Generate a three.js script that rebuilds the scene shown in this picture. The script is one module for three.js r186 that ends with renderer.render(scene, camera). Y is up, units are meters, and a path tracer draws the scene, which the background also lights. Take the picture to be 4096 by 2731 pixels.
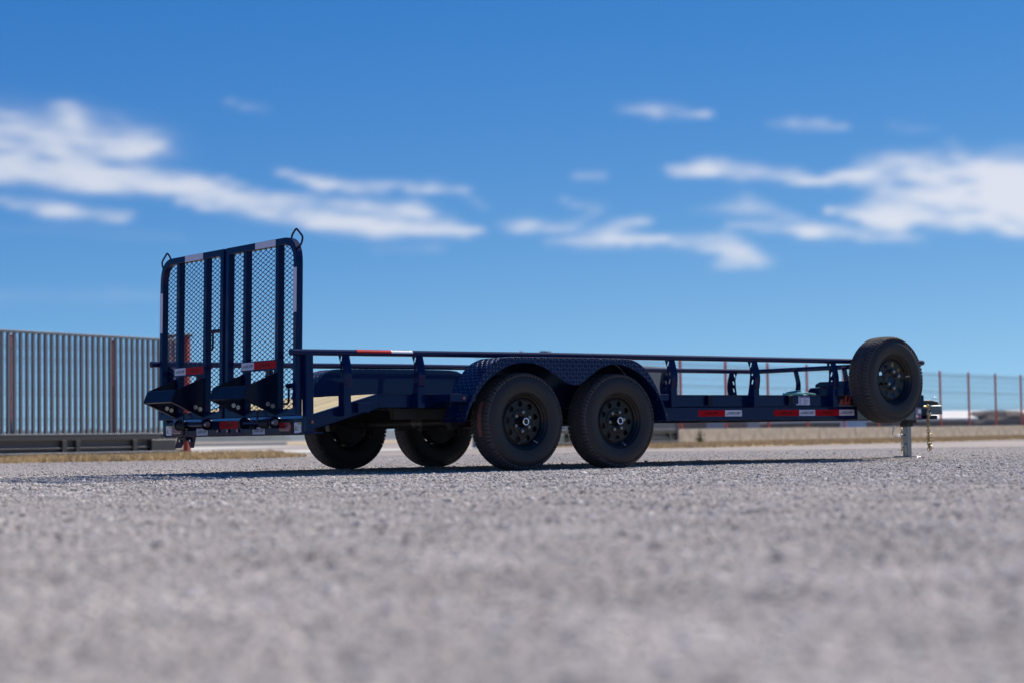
import * as THREE from 'three';
import { mergeGeometries } from 'three/addons/utils/BufferGeometryUtils.js';
import { RoundedBoxGeometry } from 'three/addons/geometries/RoundedBoxGeometry.js';
import { TextGeometry } from 'three/addons/geometries/TextGeometry.js';
import { FontLoader } from 'three/addons/loaders/FontLoader.js';
import { ImprovedNoise } from 'three/addons/math/ImprovedNoise.js';

// ------------------------------------------------------------------ camera, sky, sun, exposure
const scene = new THREE.Scene();
const camera = new THREE.PerspectiveCamera(20.413, 1024 / 682, 0.05, 9000);
camera.position.set(-8.3715, 0.2466, 12.4377);
camera.rotation.set(0.05028, -0.63856, -0.01454, 'YXZ');
camera.focus = 14.2;
camera.userData.fStop = 2.2;
const renderer = new THREE.WebGLRenderer({ antialias: true });
renderer.setSize(1024, 682);
renderer.toneMapping = THREE.LinearToneMapping;
renderer.toneMappingExposure = 1.6;
renderer.shadowMap.enabled = true;

const SUN = new THREE.Vector3(0.74, 0.66, -0.12).normalize();
const sun = new THREE.DirectionalLight(new THREE.Color(1.0, 0.93, 0.84), 4.6);
sun.position.copy(SUN).multiplyScalar(60);
sun.castShadow = true;
sun.shadow.mapSize.set(4096, 4096);
Object.assign(sun.shadow.camera, { left: -20, right: 20, top: 20, bottom: -20, near: 1, far: 160 });
scene.add(sun, sun.target);

const perlin = new ImprovedNoise();
const fbm = (x, y, z, o = 4) => { let s = 0, a = 0.5, t = 0; for (let i = 0; i < o; i++) { s += a * perlin.noise(x, y, z + i * 7.3); t += a; x *= 2.03; y *= 2.03; z *= 2.03; a *= 0.5; } return s / t; };
const sstep = (a, b, x) => { const t = Math.min(1, Math.max(0, (x - a) / (b - a))); return t * t * (3 - 2 * t); };
const mix = (a, b, t) => a + (b - a) * t;
let seed = 20240611;
const rnd = () => { seed |= 0; seed = seed + 0x6D2B79F5 | 0; let t = Math.imul(seed ^ seed >>> 15, 1 | seed); t = t + Math.imul(t ^ t >>> 7, 61 | t) ^ t; return ((t ^ t >>> 14) >>> 0) / 4294967296; };
const rr = (a, b) => a + (b - a) * rnd();

{ // the sky: clear blue, paler to the horizon and towards the sun, with thin wind-drawn cloud
  const clouds = [];                                              // strokes of cloud: bearing, elevation and half width at both ends (degrees), density
  const streak = (a0, e0, r0, a1, e1, r1, dens) => clouds.push({ a0, e0, r0, a1, e1, r1, dens });
  streak(-69.03, 9.10, 0.599, -66.55, 8.69, 0.642, 0.6); streak(-66.55, 8.69, 0.642, -64.78, 8.66, 0.470, 0.6);
  streak(-64.78, 8.66, 0.470, -64.17, 8.76, 0.171, 0.6); streak(-66.67, 9.80, 0.128, -66.36, 9.27, 0.171, 0.42);
  streak(-69.03, 7.97, 0.428, -66.05, 7.70, 0.342, 0.75); streak(-66.05, 7.70, 0.342, -62.99, 7.56, 0.235, 0.75);
  streak(-63.12, 7.52, 0.257, -61.83, 7.27, 0.171, 0.42); streak(-61.83, 7.27, 0.171, -60.27, 7.08, 0.171, 0.42);
  streak(-63.38, 7.12, 0.034, -60.60, 6.79, 0.257, 0.85); streak(-60.60, 6.79, 0.257, -57.66, 6.34, 0.265, 0.85);
  streak(-57.66, 6.34, 0.265, -54.47, 6.16, 0.043, 0.85); streak(-60.27, 7.20, 0.086, -56.34, 6.77, 0.214, 0.5);
  streak(-56.34, 6.77, 0.214, -54.70, 6.23, 0.068, 0.5); streak(-62.09, 7.78, 0.034, -60.40, 7.28, 0.051, 0.45);
  streak(-60.33, 8.00, 0.051, -59.29, 7.61, 0.137, 0.62); streak(-59.29, 7.61, 0.137, -57.39, 7.46, 0.111, 0.62);
  streak(-57.39, 7.65, 0.034, -55.67, 7.50, 0.086, 0.42); streak(-55.67, 7.50, 0.086, -54.85, 7.43, 0.068, 0.42);
  streak(-54.88, 7.41, 0.068, -54.16, 6.94, 0.043, 0.2); streak(-68.54, 7.07, 0.094, -66.99, 6.78, 0.180, 0.6);
  streak(-66.99, 6.78, 0.180, -65.17, 6.59, 0.120, 0.6); streak(-65.17, 6.59, 0.120, -64.82, 6.67, 0.017, 0.6);
  streak(-68.54, 6.25, 0.064, -63.51, 6.04, 0.064, 0.14); streak(-68.54, 4.25, 0.145, -63.91, 4.29, 0.128, 0.17);
  streak(-61.78, 10.06, 0.051, -60.97, 9.86, 0.077, 0.36); streak(-57.47, 5.65, 0.077, -55.50, 5.72, 0.060, 0.24);
  streak(-50.00, 9.80, 0.043, -48.82, 9.67, 0.145, 0.5); streak(-48.82, 9.67, 0.145, -47.44, 9.52, 0.034, 0.5);
  streak(-45.62, 9.18, 0.034, -44.77, 9.17, 0.094, 0.42); streak(-44.77, 9.17, 0.094, -44.00, 9.09, 0.068, 0.42);
  streak(-44.00, 9.09, 0.068, -43.39, 9.10, 0.026, 0.42); streak(-41.89, 8.97, 0.068, -40.69, 8.83, 0.043, 0.2);
  streak(-48.46, 7.88, 0.051, -47.41, 7.92, 0.171, 0.64); streak(-47.41, 7.92, 0.171, -44.87, 7.60, 0.128, 0.64);
  streak(-44.87, 7.60, 0.128, -43.85, 7.37, 0.051, 0.64); streak(-51.29, 7.81, 0.051, -50.63, 7.78, 0.068, 0.36);
  streak(-43.65, 7.50, 0.086, -41.92, 7.55, 0.321, 0.82); streak(-41.92, 7.55, 0.321, -38.16, 7.08, 0.513, 0.82);
  streak(-38.16, 7.08, 0.513, -36.05, 6.84, 0.513, 0.82); streak(-43.83, 6.60, 0.017, -42.27, 6.32, 0.274, 0.97);
  streak(-42.27, 6.32, 0.274, -39.75, 6.26, 0.325, 0.97); streak(-39.75, 6.26, 0.325, -38.20, 5.93, 0.274, 0.97);
  streak(-38.20, 5.93, 0.274, -36.09, 5.59, 0.257, 0.97); streak(-42.28, 6.10, 0.171, -41.71, 5.94, 0.060, 0.5);
  streak(-41.75, 6.95, 0.257, -38.18, 6.57, 0.428, 0.8); streak(-38.18, 6.57, 0.428, -36.06, 6.34, 0.428, 0.8);
  streak(-42.55, 8.04, 0.128, -38.15, 7.67, 0.342, 0.3); streak(-40.38, 8.40, 0.086, -39.95, 8.08, 0.111, 0.26);
  streak(-47.69, 6.66, 0.060, -46.32, 6.78, 0.214, 0.3); streak(-46.32, 6.78, 0.214, -44.64, 6.33, 0.043, 0.3);
  streak(-46.85, 6.27, 0.017, -44.20, 5.94, 0.180, 0.5); streak(-44.20, 5.94, 0.180, -41.08, 5.63, 0.051, 0.5);
  streak(-42.67, 5.73, 0.077, -41.08, 5.63, 0.060, 0.3); streak(-53.76, 6.35, 0.043, -52.97, 6.29, 0.145, 0.5);
  streak(-52.97, 6.29, 0.145, -51.51, 6.28, 0.094, 0.5); streak(-51.77, 7.04, 0.034, -50.84, 6.84, 0.094, 0.4);
  streak(-51.51, 6.41, 0.068, -50.78, 6.69, 0.043, 0.3); streak(-52.05, 5.83, 0.077, -50.20, 5.85, 0.145, 0.64);
  streak(-50.20, 5.85, 0.145, -48.82, 5.81, 0.077, 0.64); streak(-50.72, 6.15, 0.103, -49.54, 6.39, 0.103, 0.45);
  streak(-48.63, 5.83, 0.086, -46.93, 5.58, 0.265, 0.45); streak(-46.93, 5.58, 0.265, -45.71, 5.06, 0.077, 0.45);
  streak(-47.07, 5.06, 0.068, -45.71, 5.06, 0.086, 0.4);
  // the same kind of cloud goes on round the rest of the sky
  for (let i = 0; i < 60; i++) {
    const az = rr(-28, 282) , el = rr(3, 24), big = rr(0.6, 1.7), q = az > 180 ? az - 360 : az;
    for (let k = 0; k < 4; k++) { const a = q + rr(-4, 4) * big, e = el + rr(-0.7, 0.7) * big, l = rr(1, 4) * big; streak(a, e, rr(0.03, 0.2) * big, a + l, e - l * rr(0.0, 0.16), rr(0.1, 0.4) * big, rr(0.3, 0.8)); streak(a + l, e - l * 0.1, rr(0.1, 0.35) * big, a + l * 1.8, e - l * rr(0.1, 0.25), 0.03, rr(0.3, 0.7)); }
  }
  const W = 2048, H = 1024, SKY = 1 / 1.6, data = new Float32Array(W * H * 4);
  const rows = clouds.map((c) => ({ ...c, lo: Math.min(c.e0, c.e1) - 3 * Math.max(c.r0, c.r1) - 0.5, hi: Math.max(c.e0, c.e1) + 3 * Math.max(c.r0, c.r1) + 0.5, l: Math.min(c.a0, c.a1) - 2.5, h: Math.max(c.a0, c.a1) + 2.5 }));
  for (let j = 0; j < H; j++) {
    const el = ((j + 0.5) / H - 0.5) * 180, e = Math.max(0, el);
    const near = rows.filter((c) => el > c.lo && el < c.hi);
    for (let i = 0; i < W; i++) {
      const az = ((i + 0.5) / W - 0.5) * 360, o = (j * W + i) * 4;
      if (el < -1) { data[o] = 0.20; data[o + 1] = 0.19; data[o + 2] = 0.18; data[o + 3] = 1; continue; }
      let d = az - (-10); d = Math.abs(((d + 540) % 360) - 180);                   // degrees from the sun's bearing
      const sunward = Math.pow(Math.max(0, 1 - d / 110), 1.2);
      const t = 1 - Math.exp(-e / 7.0), t2 = 1 - Math.exp(-e / 23);
      let r = mix(0.300, 0.012, t), g = mix(0.610, 0.215, t), b = mix(0.850, 0.700, t);
      r = mix(r, 0.008, t2 * 0.8); g = mix(g, 0.065, t2 * 0.8); b = mix(b, 0.28, t2 * 0.8);
      const q = (sunward - 0.47) / 0.2; r *= 1 + 0.26 * q; g *= 1 + 0.14 * q; b *= 1 + 0.07 * q;
      if (near.length) {
        const wx = fbm(az * 0.55, el * 1.6, 3.1, 4), wy = fbm(az * 0.7 + 40, el * 2.0, 9.7, 4);
        const a2 = az + wx * 0.45, e2 = el + wy * 0.10 + 0.075 * fbm(az * 2.4, el * 5, 15.2, 3);
        let clear = 1;
        for (const c of near) {
          if (a2 < c.l || a2 > c.h) continue;
          const dx = c.a1 - c.a0, dy = c.e1 - c.e0, t = Math.min(1, Math.max(0, ((a2 - c.a0) * dx + (e2 - c.e0) * dy) / (dx * dx + dy * dy)));
          const r = mix(c.r0, c.r1, t) + 0.045; let px = (a2 - c.a0 - dx * t) * 0.45, py = e2 - c.e0 - dy * t;
          if (py < 0) py *= 1.45; else py *= 0.85;                                 // crisp underside, feathered top
          const q = (px * px + py * py) / (r * r * 1.25); if (q < 6) clear *= 1 - 0.93 * c.dens * Math.exp(-Math.pow(q, 1.25) * 0.95);
        }
        const dens = 1 - clear;
        if (dens > 0.004) {
          const along = az + el * 0.15, across = el + az * 0.115, f1 = fbm(along * 0.42, across * 1.5, 21.3, 3), f2 = fbm(along * 0.75, across * 3.4, 2.2, 2);   // fibres drawn out by the wind
          const n = 0.62 * f1 + 0.66 * f2, k = Math.max(0, Math.min(0.90, 0.66 * sstep(0.10, 1.12, dens * 1.06 + n * (0.30 + dens * 1.0)) + 0.22 * Math.pow(dens, 1.2) * (1 + 1.5 * n) + 0.22 * Math.min(dens, 0.3)));
          const cr = mix(0.58, 0.76, sunward / 0.62), cg = mix(0.64, 0.79, sunward / 0.62), cb = mix(0.77, 0.88, sunward / 0.62);
          r = mix(r, cr, k); g = mix(g, cg, k); b = mix(b, cb, k);
        }
      }
      data[o] = r * SKY; data[o + 1] = g * SKY; data[o + 2] = b * SKY; data[o + 3] = 1;
    }
  }
  const tex = new THREE.DataTexture(data, W, H, THREE.RGBAFormat, THREE.FloatType);
  tex.mapping = THREE.EquirectangularReflectionMapping;
  tex.colorSpace = THREE.LinearSRGBColorSpace;
  tex.magFilter = tex.minFilter = THREE.LinearFilter;
  tex.wrapS = THREE.RepeatWrapping;
  tex.needsUpdate = true;
  scene.background = tex; scene.environment = tex;
}
scene.fog = new THREE.FogExp2(new THREE.Color(0.62, 0.74, 0.88), 0.00012);

// ------------------------------------------------------------------ helpers
const font = await new FontLoader().loadAsync('fonts/droid/droid_sans_bold.typeface.json');
const counts = {};
const numbered = (n) => { const k = counts[n] = (counts[n] ?? -1) + 1; return k ? `${n}_${String(k).padStart(3, '0')}` : n; };
function tag(o, label, category, group) { o.userData.label = label; o.userData.category = category; if (group) o.userData.group = group; return o; }
function thing(name, label, category, x = 0, y = 0, z = 0, turn = 0, group) {
  const o = new THREE.Group(); o.name = numbered(name); o.position.set(x, y, z); o.rotation.y = turn; scene.add(o);
  return tag(o, label, category, group);
}
function clean(g) {
  g = g.index ? g.toNonIndexed() : g.clone();
  for (const k of Object.keys(g.attributes)) if (!['position', 'normal', 'uv'].includes(k)) g.deleteAttribute(k);
  if (!g.attributes.uv) g.setAttribute('uv', new THREE.BufferAttribute(new Float32Array(g.attributes.position.count * 2), 2));
  if (!g.attributes.normal) g.computeVertexNormals();
  g.clearGroups?.();
  return g;
}
const merged = (list) => list.length === 1 ? clean(list[0]) : mergeGeometries(list.map(clean), false);
function part(name, geos, mat, parent, label) {
  const m = new THREE.Mesh(Array.isArray(geos) ? merged(geos) : geos, mat);
  m.name = name; m.castShadow = m.receiveShadow = true; parent.add(m);
  if (label) m.userData.label = label;
  return m;
}
function group(name, parent, x = 0, y = 0, z = 0) { const g = new THREE.Group(); g.name = name; g.position.set(x, y, z); parent.add(g); return g; }
const at = (g, x = 0, y = 0, z = 0) => g.translate(x, y, z);
const bx = (x0, x1, y0, y1, z0, z1) => at(new THREE.BoxGeometry(x1 - x0, y1 - y0, z1 - z0), (x0 + x1) / 2, (y0 + y1) / 2, (z0 + z1) / 2);
const rb = (x0, x1, y0, y1, z0, z1, r = 0.004) => at(new RoundedBoxGeometry(x1 - x0, y1 - y0, z1 - z0, 2, Math.min(r, (x1 - x0) / 2.01, (y1 - y0) / 2.01, (z1 - z0) / 2.01)), (x0 + x1) / 2, (y0 + y1) / 2, (z0 + z1) / 2);
const V = (x, y, z) => new THREE.Vector3(x, y, z);
function path(points, r = 0.05, n = 6) {                      // polyline with rounded corners -> sampled points
  const out = [points[0].clone()];
  for (let i = 1; i < points.length - 1; i++) {
    const p = points[i], a = points[i - 1].clone().sub(p), b = points[i + 1].clone().sub(p);
    const k = Math.min(r, a.length() * 0.49, b.length() * 0.49), s = p.clone().addScaledVector(a.normalize(), k), e = p.clone().addScaledVector(b.normalize(), k);
    for (let q = 0; q <= n; q++) { const t = q / n; out.push(s.clone().multiplyScalar((1 - t) ** 2).addScaledVector(p, 2 * t * (1 - t)).addScaledVector(e, t * t)); }
  }
  out.push(points[points.length - 1].clone());
  return out;
}
function tube(points, radius, seg = 8, corner = 0.05, caps = true) {
  const pts = path(points, corner), geos = [];
  const curve = new THREE.CurvePath(); for (let i = 0; i + 1 < pts.length; i++) if (pts[i].distanceTo(pts[i + 1]) > 1e-5) curve.add(new THREE.LineCurve3(pts[i], pts[i + 1]));
  const P = pts.filter((p, i) => !i || p.distanceTo(pts[i - 1]) > 1e-5), pos = [], nor = [], idx = [];
  let up = null;
  for (let i = 0; i < P.length; i++) {
    const t = (i + 1 < P.length ? P[i + 1].clone() : P[i].clone()).sub(i ? P[i - 1] : P[i]).normalize();
    if (!up) { up = Math.abs(t.y) < 0.9 ? V(0, 1, 0) : V(1, 0, 0); }
    const s = t.clone().cross(up).normalize(); up = s.clone().cross(t).normalize();
    for (let k = 0; k <= seg; k++) { const a = k / seg * Math.PI * 2, n = s.clone().multiplyScalar(Math.cos(a)).addScaledVector(up, Math.sin(a)); nor.push(n.x, n.y, n.z); pos.push(P[i].x + n.x * radius, P[i].y + n.y * radius, P[i].z + n.z * radius); }
  }
  for (let i = 0; i + 1 < P.length; i++) for (let k = 0; k < seg; k++) { const a = i * (seg + 1) + k, b = a + seg + 1; idx.push(a, b, a + 1, b, b + 1, a + 1); }
  const g = new THREE.BufferGeometry(); g.setAttribute('position', new THREE.Float32BufferAttribute(pos, 3)); g.setAttribute('normal', new THREE.Float32BufferAttribute(nor, 3)); g.setIndex(idx);
  const uv = new Float32Array(pos.length / 3 * 2); g.setAttribute('uv', new THREE.BufferAttribute(uv, 2)); geos.push(g);
  if (caps) for (const [p, q] of [[P[0], P[1]], [P[P.length - 1], P[P.length - 2]]]) {
    const c = new THREE.SphereGeometry(radius * 0.999, seg, 6, 0, Math.PI * 2, 0, Math.PI / 2); c.scale(1, 0.35, 1);
    c.applyQuaternion(new THREE.Quaternion().setFromUnitVectors(V(0, 1, 0), p.clone().sub(q).normalize())); c.translate(p.x, p.y, p.z); geos.push(c);
  }
  return merged(geos);
}
const cyl = (a, b, r, seg = 16, r2 = r) => { const d = b.clone().sub(a), g = new THREE.CylinderGeometry(r2, r, d.length(), seg); g.applyQuaternion(new THREE.Quaternion().setFromUnitVectors(V(0, 1, 0), d.clone().normalize())); const m = a.clone().add(b).multiplyScalar(0.5); return g.translate(m.x, m.y, m.z); };
const shapeOf = (pts) => { const s = new THREE.Shape(); pts.forEach(([x, y], i) => i ? s.lineTo(x, y) : s.moveTo(x, y)); s.closePath(); return s; };
const extr = (s, d, bevel = 0) => new THREE.ExtrudeGeometry(s, { depth: d - 2 * bevel, bevelEnabled: bevel > 0, bevelThickness: bevel, bevelSize: bevel, bevelOffset: -bevel, bevelSegments: 1, curveSegments: 8 }).translate(0, 0, bevel);
// an extrusion whose shape lies in (x, y) and grows along z from z0
const plateXY = (pts, z0, d, bevel = 0.0015) => extr(pts instanceof THREE.Shape ? pts : shapeOf(pts), d, bevel).translate(0, 0, z0);
// shape in (z, y), grown along x from x0
const plateZY = (pts, x0, d, bevel = 0.0015) => { const g = extr(pts instanceof THREE.Shape ? pts : shapeOf(pts), d, bevel); g.applyMatrix4(new THREE.Matrix4().set(0, 0, 1, x0, 0, 1, 0, 0, -1, 0, 0, 0, 0, 0, 0, 1)); return g.applyMatrix4(new THREE.Matrix4().makeScale(1, 1, 1)); };
// (for plateZY the shape's x is minus z)

// ------------------------------------------------------------------ textures and materials
function canvasTex(w, h, draw, srgb = true) {
  const c = document.createElement('canvas'); c.width = w; c.height = h; draw(c.getContext('2d'), w, h);
  const t = new THREE.CanvasTexture(c); if (srgb) t.colorSpace = THREE.SRGBColorSpace; t.anisotropy = 8; return t;
}
function noiseTex(n, f, { rep = 1, srgb = false } = {}) {
  const d = new Uint8Array(n * n * 4);
  for (let j = 0; j < n; j++) for (let i = 0; i < n; i++) { const c = f(i / n, j / n, i, j), o = (j * n + i) * 4; d[o] = c[0]; d[o + 1] = c[1]; d[o + 2] = c[2]; d[o + 3] = 255; }
  const t = new THREE.DataTexture(d, n, n); t.wrapS = t.wrapT = THREE.RepeatWrapping; t.magFilter = THREE.LinearFilter; t.minFilter = THREE.LinearMipmapLinearFilter; t.generateMipmaps = true; t.repeat.set(rep, rep);
  if (srgb) t.colorSpace = THREE.SRGBColorSpace; t.needsUpdate = true; return t;
}
// tileable noise: blends four offsets so that the edges meet
const tile = (f) => (u, v) => { const a = f(u, v), b = f(u - 1, v), c = f(u, v - 1), d = f(u - 1, v - 1); return (a * (1 - u) + b * u) * (1 - v) + (c * (1 - u) + d * u) * v; };
const std = (o) => new THREE.MeshStandardMaterial({ roughness: 0.8, side: THREE.DoubleSide, ...o });
const lin = (r, g, b) => new THREE.Color().setRGB(r, g, b);

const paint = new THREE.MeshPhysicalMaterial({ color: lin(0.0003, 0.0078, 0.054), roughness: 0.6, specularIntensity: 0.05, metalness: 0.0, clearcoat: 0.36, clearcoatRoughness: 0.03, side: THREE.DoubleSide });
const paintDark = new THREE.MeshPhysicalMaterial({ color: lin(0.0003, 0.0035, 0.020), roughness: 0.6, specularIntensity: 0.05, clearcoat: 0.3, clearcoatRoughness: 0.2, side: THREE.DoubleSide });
const lugPaint = new THREE.MeshPhysicalMaterial({ color: lin(0.001, 0.010, 0.060), roughness: 0.35, clearcoat: 1, clearcoatRoughness: 0.1, side: THREE.DoubleSide });
const black = std({ color: lin(0.012, 0.012, 0.013), roughness: 0.55 });
const rimBlack = new THREE.MeshPhysicalMaterial({ color: lin(0.0025, 0.002, 0.0025), roughness: 0.5, specularIntensity: 0.25, clearcoat: 0.4, clearcoatRoughness: 0.15, side: THREE.DoubleSide });
const rubberTex = noiseTex(256, (u, v) => { const n = tile((a, b) => fbm(a * 24, b * 24, 1.5, 4))(u, v); const g = 128 + n * 110; return [g, g, g]; }, { rep: 3 });
const rubber = std({ color: lin(0.011, 0.010, 0.0105), roughness: 0.56, bumpMap: rubberTex, bumpScale: 0.0004 });
const treadRubber = std({ color: lin(0.062, 0.057, 0.055), roughness: 0.9, bumpMap: rubberTex, bumpScale: 0.001 });
const zinc = std({ color: lin(0.55, 0.55, 0.53), roughness: 0.3, metalness: 1 });
const chrome = std({ color: lin(0.75, 0.77, 0.8), roughness: 0.12, metalness: 1 });
const galv = std({ color: lin(0.24, 0.24, 0.235), roughness: 0.38, metalness: 0.85, roughnessMap: noiseTex(128, (u, v) => { const n = 150 + 90 * tile((a, b) => fbm(a * 9, b * 9, 4, 4))(u, v); return [n, n, n]; }) });
const gold = std({ color: lin(0.46, 0.37, 0.18), roughness: 0.28, metalness: 1 });
const castGrey = std({ color: lin(0.10, 0.13, 0.13), roughness: 0.4, metalness: 0.3 });
const redLens = new THREE.MeshPhysicalMaterial({ color: lin(0.32, 0.008, 0.02), roughness: 0.18, clearcoat: 1, side: THREE.DoubleSide });
const teal = std({ color: lin(0.004, 0.20, 0.30), roughness: 0.75 });

// ------------------------------------------------------------------ lettering
function logo(c, x, y, w, ink) {                                // slanted maker's name between two sets of speed lines
  c.save(); c.translate(x, y); c.scale(w / 300, w / 300); c.transform(1, 0, -0.32, 1, 0, 0); c.fillStyle = ink; c.strokeStyle = ink;
  c.lineWidth = 7.5; c.lineJoin = 'miter'; c.lineCap = 'butt';
  const L = { H: [[0, -21, 0, 21], [25, -21, 25, 21], [0, 0, 25, 0]], O: [[0, -18, 27, -18, 27, 18, 0, 18, 0, -21]], R: [[0, 21, 0, -18, 25, -18, 25, 3, 0, 3], [12, 3, 27, 21]], I: [[0, -21, 0, 21]], Z: [[0, -18, 25, -18, 2, 18, 27, 18]], N: [[0, 21, 0, -21, 25, 20, 25, -21]] };
  let px = -112; for (const ch of 'HORIZON') { for (const s of L[ch]) { c.beginPath(); for (let i = 0; i < s.length; i += 2) i ? c.lineTo(px + s[i], s[i + 1]) : c.moveTo(px + s[i], s[i + 1]); c.stroke(); } px += ch === 'I' ? 13 : 38; }
  for (let i = 0; i < 3; i++) { c.fillRect(-146 + i * 9, 19 - i * 11, 30 - i * 9, 6); c.fillRect(118, -21 + i * 10, 32 - i * 9, 6); }
  c.restore();
}
const scuff = (c, w, h, n, ink) => { c.fillStyle = ink; for (let i = 0; i < n; i++) c.fillRect(rnd() * w, rnd() * h, 1 + rnd() * 6, 1); };
const tapeTex = (red) => canvasTex(512, red ? 96 : 160, (c, w, h) => { c.fillStyle = red ? '#b80014' : '#d3d3dc'; c.fillRect(0, 0, w, h); if (red) { c.fillStyle = '#a00010'; for (let i = 0; i < h; i += 12) c.fillRect(0, i, w, 1); } logo(c, w / 2, h / 2, red ? 250 : 440, red ? '#2a0508' : '#0b0b10'); scuff(c, w, h, 10, 'rgba(60,60,60,.35)'); });
const tapeRed = new THREE.MeshPhysicalMaterial({ map: tapeTex(true), roughness: 0.5, specularIntensity: 0.15, side: THREE.DoubleSide }), tapeWhite = std({ map: tapeTex(false), roughness: 0.5 });
const tapePlain = std({ map: canvasTex(256, 64, (c, w, h) => { c.fillStyle = '#d0cfdb'; c.fillRect(0, 0, w, h); scuff(c, w, h, 26, 'rgba(90,90,100,.5)'); }), roughness: 0.4 });
const cautionMat = std({ roughness: 0.4, map: canvasTex(256, 320, (c, w, h) => {
  c.fillStyle = '#e6e6ea'; c.fillRect(0, 0, w, h); c.strokeStyle = '#30303a'; c.lineWidth = 3; c.strokeRect(6, 6, w - 12, h - 12); c.beginPath(); c.moveTo(132, 8); c.lineTo(132, h - 8); c.stroke();
  c.fillStyle = '#e8c400'; c.fillRect(134, 10, 112, 66); c.fillStyle = '#1a1a1a'; c.font = 'bold 25px sans-serif'; c.textAlign = 'center'; c.fillText('CAUTION', 190, 52);
  c.fillStyle = '#e8c400'; c.strokeStyle = '#151515'; c.lineWidth = 6; c.beginPath(); c.moveTo(68, 90); c.lineTo(122, 240); c.lineTo(16, 240); c.closePath(); c.fill(); c.stroke();
  c.strokeStyle = '#151515'; c.lineWidth = 8; c.beginPath(); c.moveTo(66, 165); c.lineTo(58, 205); c.lineTo(88, 222); c.moveTo(44, 222); c.lineTo(96, 205); c.stroke();
  c.fillStyle = '#22222c'; c.font = 'bold 22px sans-serif'; c.fillText('Pinch Point', 190, 140); c.fillText('Hazard', 190, 176); c.font = 'bold 13px sans-serif'; c.fillText('Keep hands clear', 190, 240);
}) });
const specMat = std({ roughness: 0.45, map: canvasTex(512, 420, (c, w, h) => {
  c.fillStyle = '#dcdbe4'; c.fillRect(0, 0, w, h); c.fillStyle = '#232c7a'; c.fillRect(0, 8, w, 56); c.fillStyle = '#e8e8f4'; c.font = 'bold 34px sans-serif'; c.fillText('SPEC', 14, 48); c.fillText('Approved', 220, 48);
  c.fillStyle = '#55555f'; for (let i = 0; i < 15; i++) { c.fillRect(10, 84 + i * 22, 90 + rnd() * 60, 7); c.fillRect(220, 84 + i * 22, 110 + rnd() * 130, 7); } c.fillStyle = '#22222c'; c.fillRect(8, 236, w - 16, 4);
}) });
const axleLabelMat = std({ roughness: 0.5, map: canvasTex(256, 160, (c, w, h) => { c.fillStyle = '#77726c'; c.fillRect(0, 0, w, h); c.fillStyle = '#151515'; for (let i = 0; i < 7; i++) c.fillRect(14, 14 + i * 20, 60 + rnd() * 120, 8); c.fillRect(190, 50, 46, 60); }) });
const utilMat = std({ roughness: 0.4, map: canvasTex(1024, 256, (c, w, h) => {
  c.fillStyle = '#0a0a0d'; c.fillRect(0, 0, w, h); c.transform(1, 0, -0.18, 1, 30, 0); c.strokeStyle = '#9a9aa4'; c.fillStyle = '#c23a1e'; c.lineWidth = 4;
  for (let i = 0; i < 3; i++) { c.fillRect(28 - i * 4 + i * 12, 178 - i * 42, 100 - i * 16, 26); c.strokeRect(28 - i * 4 + i * 12, 178 - i * 42, 100 - i * 16, 26); }
  c.beginPath(); c.moveTo(160, 12); c.lineTo(208, 12); c.lineTo(208, 158); c.lineTo(262, 158); c.lineTo(262, 12); c.lineTo(312, 12); c.lineTo(312, 204); c.lineTo(160, 204); c.closePath(); c.fill(); c.stroke();
  c.lineWidth = 8; c.strokeStyle = '#55565e'; c.beginPath(); c.moveTo(345, 50); c.lineTo(450, 50); c.lineTo(350, 180); c.lineTo(460, 180); c.stroke();
  c.setTransform(1, 0, 0, 1, 0, 0); c.fillStyle = '#6d6d72'; c.fillRect(0, 226, w, 30);
}) });
const makerMat = std({ roughness: 0.4, map: canvasTex(512, 256, (c, w, h) => {
  c.fillStyle = '#0c2350'; c.fillRect(0, 0, w, h); c.fillStyle = '#d8d8e2'; c.font = 'italic bold 120px sans-serif'; c.fillText('LINE', 190, 120); c.fillRect(60, 196, 150, 14); c.fillRect(90, 164, 110, 10);
  c.fillStyle = '#d2434a'; c.font = 'bold 64px sans-serif'; c.fillText('TRAILERS', 150, 226);
}) });
// a thin sticker whose front face is (u, v) in the plane spanned by two axes; thickness 1.5 mm
function sticker(name, mat, parent, cx, cy, cz, w, h, face, tilt = 0) {
  const g = new THREE.BoxGeometry(w, h, 0.0015), m = part(name, g, mat, parent);
  m.position.set(cx, cy, cz); if (face === 'rear') m.rotation.y = -Math.PI / 2; if (face === 'far') m.rotation.y = Math.PI; if (tilt) m.rotation.z = tilt; return m;
}

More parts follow.
